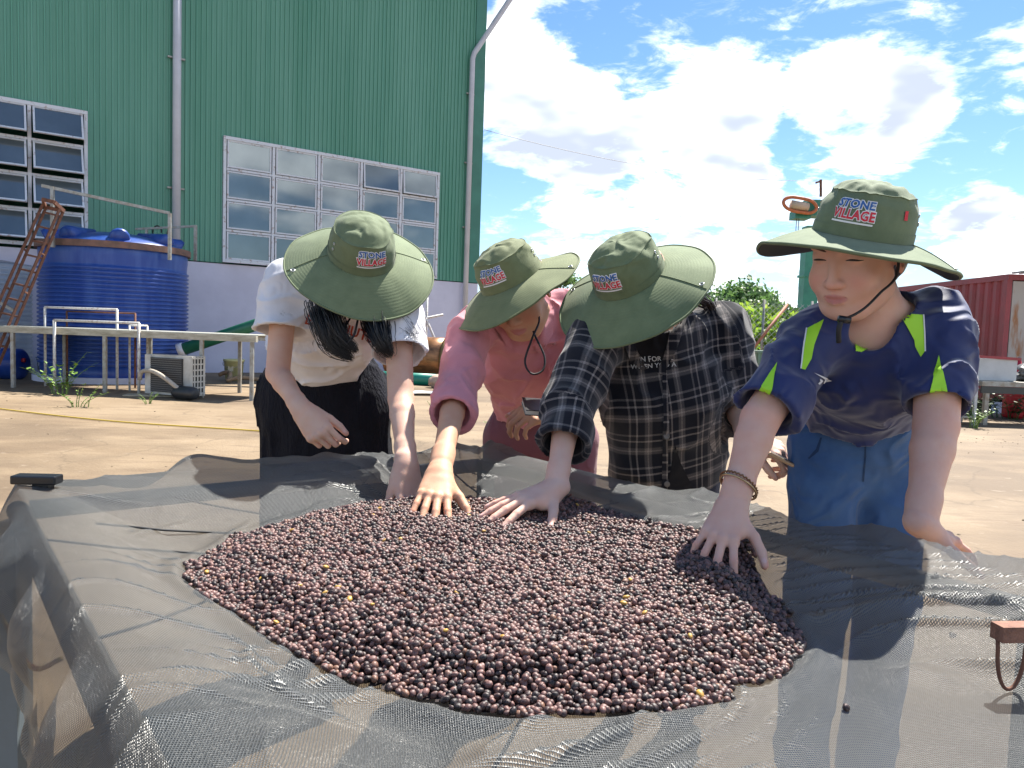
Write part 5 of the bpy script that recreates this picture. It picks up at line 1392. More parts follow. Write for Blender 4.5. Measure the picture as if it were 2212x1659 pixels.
def hat(parent, c, up, front, seed, R=.183, drop=.035, wave=(.0, .0), H=.094, crease=.006, ab=(.084, .096), tag_red=False, brim_lift=None, cordpts=None):
    u_ = nrm(up); f_ = nrm(np.array(front) - u_ * (np.array(front) @ u_)); Rl = np.stack([np.cross(f_, u_), f_, u_])   # rows right, front, up
    Mx = Matrix(((*Rl[:, 0], 0), (*Rl[:, 1], 0), (*Rl[:, 2], 0), (0, 0, 0, 1)))
    a0, b0 = ab
    nth = 96
    hc_ = tuple(a * b for a, b in zip(HG, HT[seed])); M['hat'] = hat_mat('olive_cotton', hc_, False); M['hat_brim'] = hat_mat('olive_quilted_brim', tuple(x * 1.08 for x in hc_), True)
    th = np.linspace(0, 2 * math.pi, nth, endpoint=False)
    def crown(thv, s):                                      # s 0..1 side, 1..2 top
        thv = np.asarray(thv, float); s = np.asarray(s, float)
        side_ = np.clip(s, 0, 1); top = np.clip(s - 1, 0, 1)
        k = (1 - .09 * side_ ** 1.5) * (1 - top ** 1.15)
        rnd = .20 * np.exp(-((s - 1) / .27) ** 2)
        k = k * (1 - rnd * .45)
        z = H * .90 * side_ + H * .17 * np.sin(top * math.pi / 2) - H * rnd * .35
        P = np.stack([a0 * k * np.cos(thv), b0 * k * np.sin(thv), z + 0 * thv], -1)
        n = np.stack([np.cos(thv), np.sin(thv), 0 * thv], -1)
        q = P * np.array([26, 26, 20]) + seed * 7.7
        cr = fbm(q, 3) * crease * ss(s, .15, .8) * 1.5 + crease * 1.6 * (np.clip(1 - np.abs(2.2 * vnoise(q * .8 + 5)), 0, 1) ** 2 - .3) * ss(s, .5, 1.0)
        P = P + n * (cr * (1 - top))[..., None]; P[..., 2] -= np.abs(cr) * 1.2 * ss(s, .8, 1.2)
        return P
    def grid(fn, S, nm, m_, par):
        TH, SS = np.meshgrid(th, S, indexing='ij'); P = fn(TH, SS); ns = len(S)
        f = [[i * ns + j, ((i + 1) % nth) * ns + j, ((i + 1) % nth) * ns + j + 1, i * ns + j + 1] for i in range(nth) for j in range(ns - 1)]
        if nm == 'brim': f = [q[::-1] for q in f]
        me = bpy.data.meshes.new(nm); me.from_pydata(P.reshape(-1, 3).tolist(), [], f); me.polygons.foreach_set('use_smooth', [True] * len(f))
        for x in (m_ if isinstance(m_, list) else [m_]): me.materials.append(x)
        o = bpy.data.objects.new(nm, me); COL.objects.link(o); o.parent = par; return o
    ho = grid(crown, np.concatenate([np.linspace(-.02, 1, 22)[:-1], np.linspace(1, 2, 18)]), 'hat', M['hat'], parent)
    ho.rotation_mode = 'QUATERNION'; ho.rotation_quaternion = Mx.to_quaternion(); ho.location = Vector(c) - world_loc(parent)
    def brim_z(TH, t):
        t = np.maximum(t, 0)
        z = -drop * t ** 1.25 + wave[0] * np.cos(2 * TH) * t ** 1.6 + wave[1] * np.sin(TH) * t ** 1.6 + .020 * fbm(np.stack([np.cos(TH) * 1.5, np.sin(TH) * 1.5, TH * 0 + seed * 3.3], -1), 2) * t ** 1.3
        if brim_lift is not None:
            for az_, amt, wd in brim_lift:
                dlt = (TH - R_(az_) + math.pi) % (2 * math.pi) - math.pi
                z = z + amt * np.exp(-(dlt / R_(wd)) ** 2) * t ** 1.7
        return z
    def brim(TH, t):
        rx = a0 + .002 + (R - a0) * t; ry = b0 + .002 + (R * 1.03 - b0) * t
        return np.stack([rx * np.cos(TH), ry * np.sin(TH), brim_z(TH, t)], -1)
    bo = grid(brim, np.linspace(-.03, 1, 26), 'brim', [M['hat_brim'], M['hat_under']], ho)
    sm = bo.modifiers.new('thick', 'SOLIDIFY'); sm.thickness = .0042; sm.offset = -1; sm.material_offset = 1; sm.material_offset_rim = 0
    def band(TH, t):
        P = crown(TH, t * .2); n = np.stack([np.cos(TH), np.sin(TH), 0 * TH], -1); return P + n * .0016
    grid(band, np.linspace(.02, 1, 4), 'hat_band', M['hat'], ho)
    pip = np.array([brim(np.array(t), np.array(1.0)) for t in np.linspace(0, 2 * math.pi, 97)])
    MB().tube(pip, .0029, 6, False).build('piping', M['hat'], None, True)
    po = bpy.data.objects[[o.name for o in COL.objects if o.name.startswith('piping')][-1]]; po.parent = ho
    def loc_obj(nm, mbx, m_, sm_=True):
        me = bpy.data.meshes.new(nm); me.from_pydata([tuple(v) for v in mbx.v], [], mbx.f); me.materials.append(m_)
        if sm_: me.polygons.foreach_set('use_smooth', [True] * len(me.polygons))
        o = bpy.data.objects.new(nm, me); COL.objects.link(o); o.parent = ho; return o
    for sgn in (0, math.pi):
        pts = [brim(np.array(sgn), np.array(t)) + UZ * .0008 for t in np.linspace(0, .97, 14)]
        loc_obj('brim_seam', MB().tube(pts, .0011, 5), M['hat'])
        p = brim(np.array(sgn + .05), np.array(.84)) + UZ * .0014
        ring = [p + np.array([.0048 * math.cos(t), .0048 * math.sin(t), 0]) for t in np.linspace(0, 2 * math.pi, 15)]
        loc_obj('eyelet', MB().tube(ring, .0014, 6, False), M['eyelet'])
        for dz in (.42, .60):
            p = crown(np.array(sgn + .25), np.array(dz)); n = np.array([math.cos(sgn + .25), math.sin(sgn + .25), 0]); tt = np.array([-n[1], n[0], 0])
            ring = [p + n * .001 + tt * .0032 * math.cos(t) + UZ * .0032 * math.sin(t) for t in np.linspace(0, 2 * math.pi, 11)]
            loc_obj('eyelet', MB().tube(ring, .001, 5, False), M['eyelet'])
    seam = [crown(np.array(t), np.array(1.0)) * np.array([1.003, 1.003, 1]) for t in np.linspace(0, 2 * math.pi, 90)]
    loc_obj('crown_seam', MB().tube(seam, .0010, 5, False), M['hat'])
    # embroidered words
    if not TXT:
        for k_, (w_, s_) in {'s': ('STONE', .0235), 'v': ('VILLAGE', .0235)}.items():
            TXT[k_] = text_tris(w_, s_, .0007, 1.02); TXT[k_ + 'w'] = text_tris(w_, s_, .0024, 1.02)
        TXT['b'] = (np.array([(-.040, -.0016), (.040, -.0016), (.040, .0016), (-.040, .0016)]), [(0, 1, 2), (0, 2, 3)])
    def wrap(nm, key, m_, dz, off, dx=0.0, n=0, sx=1.0):
        V2, F = subdiv(*TXT[key], n); P = []
        for x, y in V2:
            t = math.pi / 2 + (x * sx + dx) / (b0 * .95); s = np.clip((y + dz) / (H * .9), 0, .98)
            p = crown(np.array(t), np.array(s)); nn = np.array([math.cos(t) / a0, math.sin(t) / b0, 0]); nn /= np.linalg.norm(nn); P.append(p + nn * off)
        # readable from outside: winding follows x -> +theta
        loc_obj(nm, MB().add(P, [list(f) for f in F]), m_, False)
    wrap('logo_outline', 'sw', M['logo_white'], .0605, .0016, 0, 0); wrap('logo_word', 's', M['logo_blue'], .0605, .0024)
    wrap('logo_outline', 'vw', M['logo_white'], .0400, .0016, 0, 0, .92); wrap('logo_word', 'v', M['logo_red'], .0400, .0024, 0, 0, .92)
    wrap('logo_bar', 'b', M['logo_white'], .0265, .0016, 0, 3)
    if tag_red:
        TXT['t'] = (np.array([(-.004, -.009), (.004, -.009), (.004, .009), (-.004, .009)]), [(0, 1, 2), (0, 2, 3)])
        wrap('side_tag', 't', M['logo_red'], .052, .0018, .105, 1)
    return ho
def to_world(Rl, c, p): return np.array(p) @ Rl + c

M['hair'] = mat('black_hair', (.008, .007, .008), .35, 0, .3, 60, spec=.6)
M['hair_brown'] = mat('dark_brown_hair', (.035, .016, .010), .4, 0, .3, 60, spec=.6)
def hair_strands(parent, paths, n, r, spread, m_, seed, name='hair'):
    rg_ = np.random.default_rng(seed); mb_ = MB()
    for k in range(n):
        pth = np.array(paths[k % len(paths)], float); o0 = rg_.normal(size=3) * spread; L = rg_.uniform(.75, 1.08)
        P = []
        m_n = 12
        for t in np.linspace(0, L, m_n):
            x = t * (len(pth) - 1); i = int(min(x, len(pth) - 2)); f = x - i
            p0 = pth[max(i - 1, 0)]; p1 = pth[i]; p2 = pth[i + 1]; p3 = pth[min(i + 2, len(pth) - 1)]
            p = .5 * (2 * p1 + (p2 - p0) * f + (2 * p0 - 5 * p1 + 4 * p2 - p3) * f * f + (3 * p1 - p0 - 3 * p2 + p3) * f ** 3)
            P.append(p + o0 * (1 - .72 * t ** 2) + rg_.normal(size=3) * .0008)
        mb_.tube(P, np.linspace(r, r * .25, m_n), 5, False)
    return mb_.build(name, m_, parent, True)

SKIN = [skin_mat('skin_tone_%s' % n, c) for n, c in (('light', (.66, .43, .33)), ('warm', (.60, .345, .225)), ('fair', (.68, .45, .36)), ('rosy', (.68, .42, .33)))]
def shoe(parent, an, fwd, m_):
    fl = Field(np.array(an) - (.2, .2, .1), np.array(an) + (.2, .2, .1), .006); an = np.array(an, float); f = nrm((fwd[0], fwd[1], 0)); b = np.array([an[0], an[1], .035])
    fl.seg(b - f * .05, b + f * .12, .036, .032, k=.02, side=np.cross(UZ, f), w=1.15); fl.seg(b - f * .03 + UZ * .03, an + UZ * .0, .036, .034, k=.03)
    V, Q = fl.mesh(); V[:, 2] = np.maximum(V[:, 2], .004); return part('shoe', V, Q, m_, parent)
M['shoe'] = mat('dark_shoe', (.04, .035, .035), .6)

# ================================================================== PERSON 1: white T-shirt, black culottes
def px_panel(name, pts, bvh, m_, parent, off=.0018, n=4):
    """a flat panel on a garment: outline corners seen at these spots, laid on the cloth"""
    V2, F = poly(pts); V2, F = subdiv(V2, F, n); P = []; keep = []
    for a, b in V2:
        d = nrm(ray(a, b)); loc, nn, i, dd = bvh.ray_cast(Vector(CC), Vector(d), 6)
        if loc is None: P.append(CC + d); keep.append(False)
        else:
            nn = np.array(nn); nn = nn if nn @ d < 0 else -nn
            P.append(np.array(loc) + nn * off); keep.append(True)
    F = [f for f in F if all(keep[i] for i in f)]
    o = obj(name, P, F, m_, parent, True)
    uvl = o.data.uv_layers.new(name='UVMap'); li = np.empty(len(o.data.loops), np.int32); o.data.loops.foreach_get('vertex_index', li)
    uvl.data.foreach_set('uv', (V2[li] * .0011).astype(np.float32).ravel()); return o
def px_text(name, body, cx, cy, size, rot, bvh, m_, parent, offset=0.0, off=.0016, arc=0.0):
    V2, F = text_tris(body, size, offset); V2, F = subdiv(V2, F, 1); P = []; keep = []
    for a, b in V2:
        b2 = b - arc * a * a
        x = cx + a * math.cos(rot) - b2 * math.sin(rot) * -1 * -1; y = cy - (a * math.sin(rot) + b2 * math.cos(rot))
        d = nrm(ray(x, y)); loc, nn, i, dd = bvh.ray_cast(Vector(CC), Vector(d), 6)
        if loc is None: P.append(CC + d); keep.append(False)
        else:
            nn = np.array(nn); nn = nn if nn @ d < 0 else -nn
            P.append(np.array(loc) + nn * off); keep.append(True)
    F = [f for f in F if all(keep[i] for i in f)]
    return obj(name, P, F, m_, parent, False)

J1 = dict(shR=at(618, 606, 2.08), shL=at(858, 636, 2.02), elR=at(600, 806, 2.00), elL=at(866, 862, 1.86), wrR=at(652, 886, 1.90), wrL=at(878, 1000, 1.68), waist=at(684, 772, 2.28))
hc1 = at(778, 580, 1.97); R1 = frame_from((.22, -.62, -.75), (.10, -.62, .75))
nk1 = (J1['shR'] + J1['shL']) / 2 + np.array([0, -.01, .01])
hd1 = head_mesh(R1, hc1, nk1)
a1R = arm_mesh(J1['shR'], J1['elR'], J1['wrR'], dict(fdir=(.55, -.35, -.55), back=(-.45, -.75, .5), thumb_sign=-1, curl=[(.5, .9, .6), (.8, 1.2, .7), (.95, 1.3, .7), (1.0, 1.3, .7)], spread=.1, tcurl=.5, tout=.35), ru=.036, rf=.029, rw=.020)
a1L = arm_mesh(J1['shL'], J1['elL'], J1['wrL'], dict(fdir=(.22, -.42, -.86), back=(.62, -.75, .15), thumb_sign=1, curl=[(.35, .45, .3), (.4, .5, .35), (.45, .6, .4), (.5, .7, .4)], spread=.15, tcurl=.35, tout=.3), ru=.037, rf=.030, rw=.020)
base1 = (*J1['waist'][:2] + np.array([0, .08]), 0)
p1 = make_body('person', base1, 'person in white T-shirt and black culottes bending over the cherry pile', [hd1, a1R, a1L], SKIN[0])
M['white_tee'] = fabric('white_cotton_jersey', (.78, .77, .80), bump=.1)
fl = shirt_mesh(J1, sl_t=(.56, .60), r_ch=(.076, .106, .114), w=(1.38, 1.36, 1.40), r_sl=(.062, .074), neck=hc1, fold=folds(11, .009, 1, (1, 1, 1.4), .0014), neck_r=.064)
s1 = part('shirt', *fl.mesh(), M['white_tee'], p1)
b1 = bvh_of(s1)
M['print_red'] = mat('red_print', (.42, .07, .035), .8); M['print_black'] = mat('black_print', (.05, .045, .045), .8)
px_text('shirt_print', 'EA     NUTS', 733, 708, 30, R_(-16), b1, M['print_red'], s1, .6, arc=.0006)
px_text('shirt_print', '( ( . &  M  @Y', 724, 745, 17, R_(-6), b1, M['print_black'], s1, -.3)
# culottes
M['black_cloth'] = mat('black_crinkled_cotton', (.010, .011, .018), .9, 0, .3, 20, bump=.9, bscale=130, spec=.2, stretch=(1, 1, .35))
wz = J1['waist'] + np.array([0, .03, -.01]); hp = at(700, 860, 2.36)
kn = np.array([hp[0] + .03, hp[1] + .02, .42])
fl = Field(*bounds([wz, hp, kn], .34), .007)
sd1 = nrm(J1['shL'] - J1['shR'])
fl.seg(wz, hp, .112, .150, k=.05, side=sd1, w=1.40); fl.seg(hp, kn, .150, .175, k=.05, side=sd1, w=1.34, opn=.01)
fl.displace(folds(11, .010, 4, (1.6, 1.6, .28), .002))
part('culottes', *fl.mesh(), M['black_cloth'], p1)
for s in (-1, 1):
    k0 = kn + sd1 * s * .09; an = np.array([k0[0], k0[1] + .03, .08])
    fl = Field(*bounds([k0, an], .1), .006); fl.seg(k0 + UZ * .05, an, .052, .034, k=.01); part('calf', *fl.mesh(), SKIN[0], p1); shoe(p1, an, (0, -1), M['shoe'])
h1 = hat(p1, hc1 + nrm((.19, -.62, .76)) * .046, (.19, -.62, .76), (.42, -.80, -.4), 1, R=.188, drop=.046, wave=(.004, -.004), crease=.0045)
# long black hair hanging to both sides of the face
hp1 = [at(694, 662, 1.95), at(700, 690, 1.88), at(716, 742, 1.86), at(758, 772, 1.86)]
hp2 = [at(710, 664, 1.95), at(722, 690, 1.87), at(738, 730, 1.85), at(770, 757, 1.85)]
hp3 = [at(806, 664, 1.95), at(812, 698, 1.88), at(824, 738, 1.85), at(842, 766, 1.85)]
hp4 = [at(838, 668, 1.97), at(858, 692, 1.93), at(880, 715, 1.90), at(902, 738, 1.89)]
hair_strands(p1, [hp1, hp2, hp1], 520, .0014, .0155, M['hair'], 1)
hair_strands(p1, [hp3], 400, .0014, .0155, M['hair'], 2)
hair_strands(p1, [hp3, hp4, hp4], 90, .0007, .016, M['hair'], 3)
cdp = [at(768, 668, 1.93), at(752, 695, 1.87), at(738, 726, 1.84), at(748, 742, 1.84), at(764, 725, 1.84), at(772, 695, 1.86), at(778, 668, 1.93)]
def spline(P, n=30):
    P = np.array(P, float); out = []
    for i in range(len(P) - 1):
        p0, p1_, p2_, p3_ = P[max(i - 1, 0)], P[i], P[i + 1], P[min(i + 2, len(P) - 1)]
        for f in np.linspace(0, 1, max(2, n // len(P)), endpoint=False): out.append(.5 * (2 * p1_ + (p2_ - p0) * f + (2 * p0 - 5 * p1_ + 4 * p2_ - p3_) * f * f + (3 * p1_ - p0 - 3 * p2_ + p3_) * f ** 3))
    out.append(P[-1]); return out
MB().tube(spline(cdp, 60), .0028, 6).build('chin_cord', M['cord'], p1, True)

# ================================================================== PERSON 2: pink shirt
J2 = dict(shR=at(1022, 715, 2.06), shL=at(1215, 672, 2.24), elR=at(985, 855, 1.90), elL=at(1235, 790, 2.22), wrR=at(949, 1022, 1.585), wrL=at(1195, 880, 2.06), waist=at(1165, 850, 2.46))
hc2 = at(1120, 632, 2.03); R2 = frame_from((-.22, -.76, -.58), (-.34, -.45, .80))
nk2 = (J2['shR'] + J2['shL']) / 2 + np.array([0, 0, .01])
hd2 = head_mesh(R2, hc2, nk2, mouth_open=.003)
a2R = arm_mesh(J2['shR'], J2['elR'], J2['wrR'], dict(fdir=(-.04, -.86, -.38), back=(.03, -.36, .92), thumb_sign=-1, curl=[(.05, .2, .2), (.05, .2, .2), (.05, .2, .2), (.05, .25, .2)], spread=.55, tcurl=.25, tout=.75), ru=.039, rf=.030, rw=.021)
a2L = arm_mesh(J2['shL'], J2['elL'], J2['wrL'], dict(fdir=(-.7, -.4, -.2), back=(.0, -.6, .8), thumb_sign=1, curl=[(.6, .9, .5)] * 4, spread=.1, tcurl=.4, tout=.5), ru=.045, rf=.038, rw=.025, h=.003)
base2 = (*J2['waist'][:2] + np.array([0, .06]), 0)
p2 = make_body('person', base2, 'person in pink long-sleeved shirt with one hand flat on the pile', [hd2, a2R, a2L, core_mesh(J2, hc2, (.062, .074), 1.3)], SKIN[1])
M['pink'] = fabric('pink_linen', (.66, .27, .31), bump=.25, bs=700, c2=(.60, .235, .27), vs=9)
fl = shirt_mesh(J2, sl_t=(1.28, 1.4), r_ch=(.080, .105, .118), w=(1.35, 1.35, 1.35), r_sl=(.064, .051), neck=hc2, fold=folds(13, .013, 12, (1, 1, 1), .0024), neck_r=.062, long='roll')
s2 = part('shirt', *fl.mesh(), M['pink'], p2); b2 = bvh_of(s2)
M['mauve'] = fabric('mauve_trousers', (.20, .075, .095), bump=.2)
w2 = J2['waist']; hR2 = w2 + np.array([-.09, .05, -.16]); hL2 = w2 + np.array([.11, .05, -.16])
fl = leg_mesh(hR2, hL2, hR2 + np.array([-.01, -.02, -.38]), hL2 + np.array([.02, -.02, -.38]), hR2 + np.array([0, .04, -.72]), hL2 + np.array([.02, .04, -.72]), w2 + np.array([0, .02, 0]), r=(.115, .090, .07, .062), fold=folds(8, .007, 22, (1.3, 1.3, .6)))
part('trousers', *fl.mesh(), M['mauve'], p2)
for q in (hR2 + np.array([0, .04, -.70]), hL2 + np.array([.02, .04, -.70])): shoe(p2, q * np.array([1, 1, 0]) + UZ * .09, (0, -1), M['shoe'])
h2 = hat(p2, hc2 + nrm((-.46, -.30, .84)) * .043, (-.46, -.30, .84), (-.42, -.85, -.35), 2, R=.182, drop=.034, wave=(.004, -.006), brim_lift=[(20, -.02, 40)], crease=.0055)
# open collar
def collar(parent, pts_l, pts_r, m_, bvh):
    for pts in (pts_l, pts_r): px_panel('collar', pts, bvh, m_, parent, .007, 3)
collar(s2, [(1052, 668), (1100, 722), (1112, 760), (1088, 742), (1058, 700)], [(1195, 660), (1190, 720), (1165, 770), (1152, 742), (1172, 690)], M['pink'], b2)
for x, y in ((1196, 742), (1206, 792)):
    d = nrm(ray(x, y)); loc = b2.ray_cast(Vector(CC), Vector(d), 6)[0]
    if loc: MB().lathe(np.array(loc) - d * .003, [(0, -.001), (.0055, -.001), (.0055, .0015), (0, .0015)], 14, (np.cross(UZ, d), UZ, -d)).build('button', mat('pearl_button', (.5, .22, .23), .3), s2, True)
hair_strands(p2, [[at(1046, 655, 2.03), at(1036, 680, 2.0), at(1028, 705, 1.99), at(1026, 722, 1.99)]], 50, .0018, .007, M['hair_brown'], 4)
MB().tube(spline([at(1152, 655, 2.0), at(1165, 690, 1.97), at(1150, 730, 1.92), at(1134, 780, 1.90), at(1148, 807, 1.89), at(1172, 800, 1.9), at(1176, 770, 1.92), at(1158, 730, 1.94), at(1152, 716, 1.96)], 70), .0028, 6).build('chin_cord', M['cord'], p2, True)
ntb = thing('notebook', 'black covered notebook held between the pink and the plaid sleeve', 'notebook', at(1180, 882, 1.93))
nx = nrm((1, .12, -.05)); ny = nrm((-.1, .95, .26)); nz_ = np.cross(nx, ny); c_ = at(1186, 881, 1.80)
MB().box(c_ + nz_ * .006, (.125, .085, .002), (nx, ny, nz_)).build('cover', M['black_gloss'], ntb); MB().box(c_ - nz_ * .006, (.125, .085, .002), (nx, ny, nz_)).build('cover', M['black_gloss'], ntb)
MB().box(c_, (.122, .082, .0100), (nx, ny, nz_)).build('pages', mat('cream_paper', (.62, .58, .5), .8), ntb)

# ================================================================== PERSON 3: plaid shirt
J3 = dict(shR=at(1290, 735, 1.84), shL=at(1560, 712, 1.98), elR=at(1228, 890, 1.70), elL=at(1600, 880, 1.98), wrR=at(1200, 1054, 1.54), wrL=at(1614, 938, 1.87), waist=at(1445, 1030, 2.02), chest_off=(0, -.02, 0))
hc3 = at(1372, 630, 1.84); R3 = frame_from((-.42, -.62, -.66), (-.35, -.55, .75))
nk3 = (J3['shR'] + J3['shL']) / 2 + np.array([0, 0, .02])
hd3 = head_mesh(R3, hc3, nk3)
a3R = arm_mesh(J3['shR'], J3['elR'], J3['wrR'], dict(fdir=(-.80, -.52, -.20), back=(-.15, -.20, .98), thumb_sign=-1, curl=[(.12, .12, .1), (.1, .12, .1), (.1, .1, .1), (.05, .1, .1)], spread=.85, tcurl=.15, tout=1.1), ru=.039, rf=.0295, rw=.0205)
a3L = arm_mesh(J3['shL'], J3['elL'], J3['wrL'], dict(fdir=(.75, -.35, -.35), back=(-.2, -.3, .9), thumb_sign=1, curl=[(.7, 1.1, .7)] * 4, spread=.1, tcurl=.4, tout=.5), ru=.045, rf=.038, rw=.025, h=.003)
base3 = (*J3['waist'][:2] + np.array([0, .03]), 0)
p3 = make_body('person', base3, 'person in black and grey plaid shirt with fingers spread on the pile', [hd3, a3R, a3L, core_mesh(J3, hc3, (.066, .08), 1.3)], SKIN[2])
def plaid_mat():
    m = bpy.data.materials.new('plaid_flannel'); m.use_nodes = True; nt = m.node_tree; N = nt.nodes.new; Lk = nt.links.new; b = nt.nodes['Principled BSDF']
    uv = N('ShaderNodeUVMap'); sp_ = N('ShaderNodeSeparateXYZ'); Lk(uv.outputs[0], sp_.inputs[0])
    def stripes(s, ph):
        def pulse(per, off, wd, amp):
            a = N('ShaderNodeMath'); a.operation = 'ADD'; a.inputs[1].default_value = off + ph; Lk(s, a.inputs[0])
            md = N('ShaderNodeMath'); md.operation = 'PINGPONG'; md.inputs[1].default_value = per / 2; Lk(a.outputs[0], md.inputs[0])
            r = N('ShaderNodeMapRange'); r.inputs['From Min'].default_value = wd * .8; r.inputs['From Max'].default_value = wd * 1.15; r.inputs['To Min'].default_value = amp; r.inputs['To Max'].default_value = 0; Lk(md.outputs[0], r.inputs['Value']); return r.outputs[0]
        def add(x, y):
            n = N('ShaderNodeMath'); n.operation = 'MAXIMUM'; Lk(x, n.inputs[0]); Lk(y, n.inputs[1]); return n.outputs[0]
        return add(add(pulse(.095, 0, .010, .42), pulse(.095, .030, .0024, .75)), add(pulse(.095, .0475, .0028, .55), pulse(.095, 0, .0022, .8)))
    fu, fv = stripes(sp_.outputs[0], 0), stripes(sp_.outputs[1], .013)
    n = N('ShaderNodeTexNoise'); n.inputs['Scale'].default_value = 520; n.inputs['Detail'].default_value = 3; Lk(uv.outputs[0], n.inputs['Vector'])
    w = N('ShaderNodeTexWave'); w.bands_direction = 'DIAGONAL'; w.inputs['Scale'].default_value = 130; Lk(uv.outputs[0], w.inputs['Vector'])
    sm_ = N('ShaderNodeMath'); sm_.operation = 'ADD'; Lk(fu, sm_.inputs[0]); Lk(fv, sm_.inputs[1])
    ml = N('ShaderNodeMath'); ml.operation = 'MULTIPLY'; Lk(sm_.outputs[0], ml.inputs[0])
    nr = N('ShaderNodeMapRange'); nr.inputs['From Min'].default_value = .3; nr.inputs['From Max'].default_value = .7; nr.inputs['To Min'].default_value = .35; nr.inputs['To Max'].default_value = .75; Lk(n.outputs['Fac'], nr.inputs['Value']); Lk(nr.outputs[0], ml.inputs[1])
    cr = N('ShaderNodeValToRGB'); e = cr.color_ramp.elements; e[0].color = (.009, .010, .016, 1); e[1].position = 1; e[1].color = (.36, .33, .31, 1); x = e.new(.30); x.color = (.085, .078, .078, 1); x = e.new(.6); x.color = (.22, .19, .175, 1)
    Lk(ml.outputs[0], cr.inputs[0]); Lk(cr.outputs[0], b.inputs['Base Color']); b.inputs['Roughness'].default_value = .95; b.inputs['Specular IOR Level'].default_value = .15; b.inputs['Sheen Weight'].default_value = .25
    bp = N('ShaderNodeBump'); bp.inputs['Strength'].default_value = .4; bp.inputs['Distance'].default_value = .001; Lk(n.outputs['Fac'], bp.inputs['Height']); Lk(bp.outputs[0], b.inputs['Normal'])
    return m
M['plaid'] = plaid_mat()
fl = shirt_mesh(J3, sl_t=(1.48, 1.45), r_ch=(.090, .120, .128), w=(1.40, 1.30, 1.28), r_sl=(.070, .057), neck=hc3, fold=folds(11, .012, 31, (1, 1, 1), .0014), neck_r=.066, long='roll', hem_open=.012)
V, Q = fl.mesh(); s3 = part('shirt', V, Q, M['plaid'], p3); b3 = bvh_of(s3)
# cloth coordinates: torso by side and spine, sleeves by turn and length
cs3 = (J3['shR'] + J3['shL']) / 2; sd3 = nrm(J3['shL'] - J3['shR']); ax3_ = nrm(J3['waist'] - cs3); sd3 = nrm(sd3 - ax3_ * (sd3 @ ax3_)); fr3 = np.cross(ax3_, sd3)
rel = V - cs3; uvv = np.stack([rel @ sd3 * 1.1 + (rel @ fr3) * .35, rel @ ax3_ + .15 * (rel @ fr3)], -1)
def segdist(P, a, b): e = b - a; t = np.clip((P - a) @ e / (e @ e), 0, 1); return np.linalg.norm(P - a - t[:, None] * e, axis=1), t * np.linalg.norm(e)
tors = np.abs(rel @ sd3)
for sh, el, wr in ((J3['shR'], J3['elR'], J3['wrR']), (J3['shL'], J3['elL'], J3['wrL'])):
    sgn = -1 if sh is J3['shR'] else 1
    inner = (rel @ sd3) * sgn > np.linalg.norm(J3['shL'] - J3['shR']) / 2 * .93
    for a, b, o0 in ((sh, el, 0), (el, wr, np.linalg.norm(el - sh))):
        d, l = segdist(V, a, b); dt = nrm(b - a); e1 = nrm(np.cross(dt, (0.3, 1, 0.2))); e2 = np.cross(dt, e1)
        other, _ = segdist(V, *((el, wr) if o0 == 0 else (sh, el)))
        near_ = (d <= other) & (d < .095) & (inner | (o0 > 0) | (l > .10))
        q = V - a; ang = np.arctan2(q @ e2, q @ e1); uvv[near_] = np.stack([ang * .062, l + o0], -1)[near_]
uvl = s3.data.uv_layers.new(name='UVMap'); li = np.empty(len(s3.data.loops), np.int32); s3.data.loops.foreach_get('vertex_index', li); uvl.data.foreach_set('uv', uvv[li].astype(np.float32).ravel())
M['black_tee'] = fabric('black_tee', (.008, .008, .011))
px_panel('undershirt', [(1345, 700), (1445, 690), (1448, 735), (1420, 805), (1385, 770), (1352, 725)], b3, M['black_tee'], s3, .002, 4)
M['print_white'] = mat('white_print', (.6, .6, .6), .8)
px_text('shirt_print', 'PAIN FOR A L', 1408, 775, 15, R_(4), b3, M['print_white'], s3, .1, .003); px_text('shirt_print', 'WHEN YOU A', 1412, 790, 15, R_(4), b3, M['print_white'], s3, .1, .003)
px_panel('collar', [(1330, 690), (1352, 712), (1392, 790), (1398, 800), (1362, 782), (1338, 738)], b3, M['plaid'], s3, .008, 3); px_panel('collar', [(1448, 690), (1480, 690), (1462, 745), (1432, 812), (1418, 806), (1440, 745)], b3, M['plaid'], s3, .008, 3)
px_panel('placket', [(1430, 800), (1440, 800), (1444, 930), (1440, 1060), (1428, 1060), (1432, 930)], b3, M['plaid'], s3, .004, 4)
px_panel('shirt_opening', [(1458, 960), (1470, 1000), (1500, 1062), (1440, 1062), (1450, 1000)], b3, M['black_tee'], s3, .003, 3)
for x, y in ((1440, 943), (1441, 1046)):
    d = nrm(ray(x, y)); loc = b3.ray_cast(Vector(CC), Vector(d), 6)[0]
    if loc: MB().lathe(np.array(loc) - d * .007, [(0, .001), (.004, .001), (.0075, .002), (.0075, -.001), (0, -.001)], 16, (np.cross(UZ, d), UZ, -d)).build('button', mat('grey_button', (.16, .15, .14), .3), s3, True)
M['dark_jeans'] = fabric('dark_jeans', (.018, .026, .055), bump=.3)
w3 = J3['waist']; hR3 = w3 + np.array([-.09, .03, -.14]); hL3 = w3 + np.array([.09, .06, -.14])
fl = leg_mesh(hR3, hL3, hR3 + np.array([-.01, 0, -.35]), hL3 + np.array([.02, 0, -.35]), hR3 + np.array([0, .04, -.60]), hL3 + np.array([.02, .04, -.60]), w3, r=(.105, .085, .066, .056), fold=folds(8, .006, 42, (1.3, 1.3, .6)))
part('trousers', *fl.mesh(), M['dark_jeans'], p3)
for q in (hR3, hL3): shoe(p3, (q + np.array([0, .04, 0])) * np.array([1, 1, 0]) + UZ * .09, (-.3, -1), M['shoe'])
